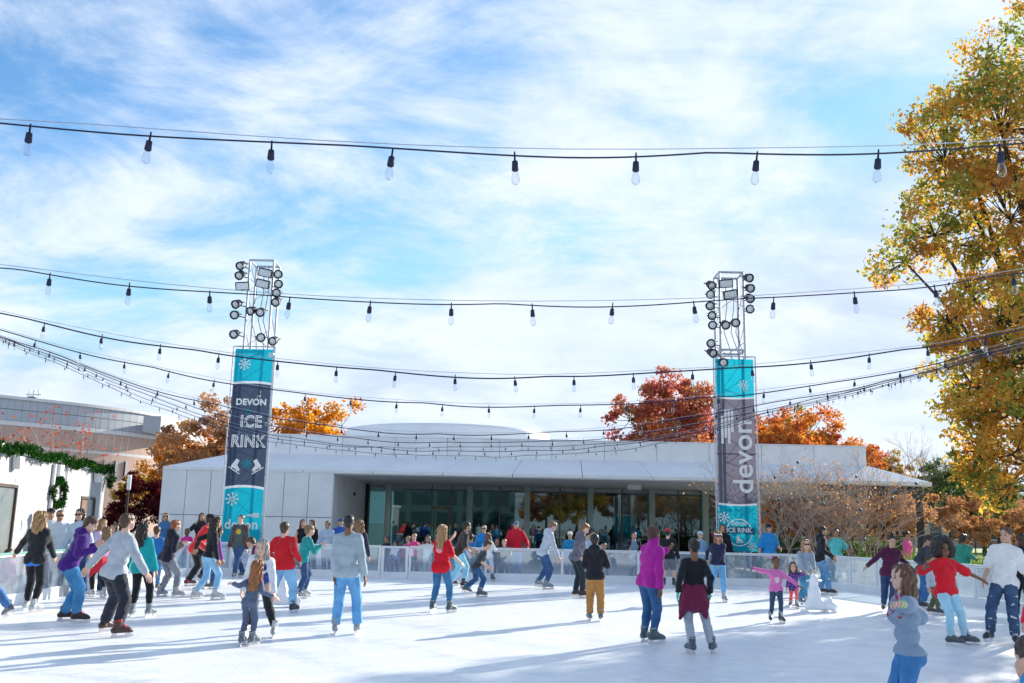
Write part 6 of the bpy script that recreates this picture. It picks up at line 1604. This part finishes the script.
spec('child in pink tee leaning on the back rail',414,533.5,31.9,175,(.66,.05,.22),hairc=DBLOND,skn='pale',L=(419,545,-.2),R=(408,545,-.2))
spec('child in white with dark curly hair hanging on the back rail',427.5,535.5,31.8,-178,(.62,.62,.64),hairk='bob',hairc=DRK,skn='tan',bot=J((.45,.46,.5),.01,'cloth'),L=(433,545,-.2),R=(421,545,-.2))
spec('man in bright blue jacket and sunglasses behind the white-sleeved woman',484,525,32,176,(.02,.20,.50),hairk='buzz',hairc=DBLOND,glasses=True,skn='pale')
spec('dark-haired child peering over the rail left of the red hoodie',497,538,31.8,178,(.03,.03,.035),hairc=DRK,skn='tan')
spec('big man in red hoodie and blue cap standing behind the back barrier',516,521.5,32.2,176,(.50,.012,.03),tin=T((.50,.012,.03),loose=.03,hood=True,hem=-.08),hat=('cap',(.10,.16,.28)),hairc=GRYH,skn='light',w=1.15,bot=J((.08,.26,.50),.016),L=(528,547,-.15))
spec('spectator in blue jacket and white cap behind the back rail',570,531.5,32.4,178,(.02,.20,.42),hat=('cap',(.7,.7,.68)),hairc=GRYH,skn='light')
spec('child with black and white top behind the boy in black hoodie',604,543,32,178,(.4,.4,.42),hairc=DRK,skn='tan')
spec('man in open black jacket holding a cup behind the back rail',634,532,32.2,176,BLK,tin=T((.16,.24,.34)),extra=open_jacket(BLK),hairc=BRN,skn='light',R=(.02,.20,'-.14'))
spec('older man in pale blue shirt and cap left of the navy-topped woman',700.5,531.5,32.2,-150,(.20,.38,.60),hat=('cap',(.45,.52,.60)),hairc=GRYH,skn='pale')
spec('woman in black jacket with auburn hair in front of the right banner',722.5,524.5,32.3,165,BLK,hairk='bob',hairc=AUB,fem=True,skn='light',R=(.0,.20,'-.1'))
spec('bearded man in blue tee, khaki trousers and navy cap behind the barrier',769,523.5,31.9,-170,(.02,.24,.60),tin=T((.02,.24,.60),sleeve=.5,loose=.022,hem=-.07),hat=('cap',(.015,.02,.05)),hairc=BRN,skn='light',bot=J((.30,.20,.11),.018,'cloth'),L=(780,549,-.15))
spec('child with dark hair low behind the right corner barrier',850,546.5,31.0,-170,(.12,.10,.10),hairc=DRK,skn='tan')
spec('woman in hot pink tee with hair tied back behind the maroon sweater',907,531.5,33,-130,(.80,.10,.30),tin=T((.80,.10,.30),sleeve=.5,loose=.02),hairk='bun',hairc=DRK,skn='tan',fem=True)

# ------------------------------------------------------------ things held or stood on the ice
def skating_aid(px,py,label,s=1.0,rz=0):
    q=ground(px,py); t=empty('skating_aid',tuple(q),rz); tag(t,label,'skating aid','white skating aids')
    PL=simple('aid_plastic',(.80,.84,.88),.35,0,.05,6,.2,20)
    V,Q=sdf([((0,0,.16),(0,.0,.42),.165,.125),((0,0,.42),(0,0,.66),.11,.07),((0,0,.68),(0,-.03,.72),.085,.075),((-.07,.02,.12),(.10,.02,.12),.15,.15)],.02,.06,cuts=[((0,0,-1),-.05)],fold=.006,seed=1); obj('body',np_mesh('aid',V*s,Q),PL,t)
    V,Q=sdf([((.26,-.02,.14),(.38,-.04,.12),.12,.10),((.28,-.02,.18),(.32,-.02,.26),.08,.06)],.02,.06,cuts=[((0,0,-1),-.05)],fold=.006,seed=2); obj('seat',np_mesh('aidseat',V*s,Q),PL,t)
    MB().tube([(-.17*s,-.02*s,.66*s),(0,.0,.69*s),(.17*s,-.02*s,.66*s)],.02*s,8).build('handle_bar',PL,t,True)
    MB().box((-.24*s,-.22*s,-.002),(-.20*s,.24*s,.052*s),.008).box((.20*s,-.22*s,-.002),(.24*s,.24*s,.052*s),.008).box((.38*s,-.2*s,-.002),(.42*s,.1*s,.052*s),.008).build('runner',PL,t)
    return t
skating_aid(815,612,'white plastic skating aid in front of the woman in sunglasses',1.0)
skating_aid(281,607,'white plastic skating aid between the legs of the man in red fleece',.85,.3)
print('people',npeople[0],'tris',sum(len(o.data.polygons)*2 if o.type=='MESH' else 0 for o in scene.objects),'objects',len(scene.objects))
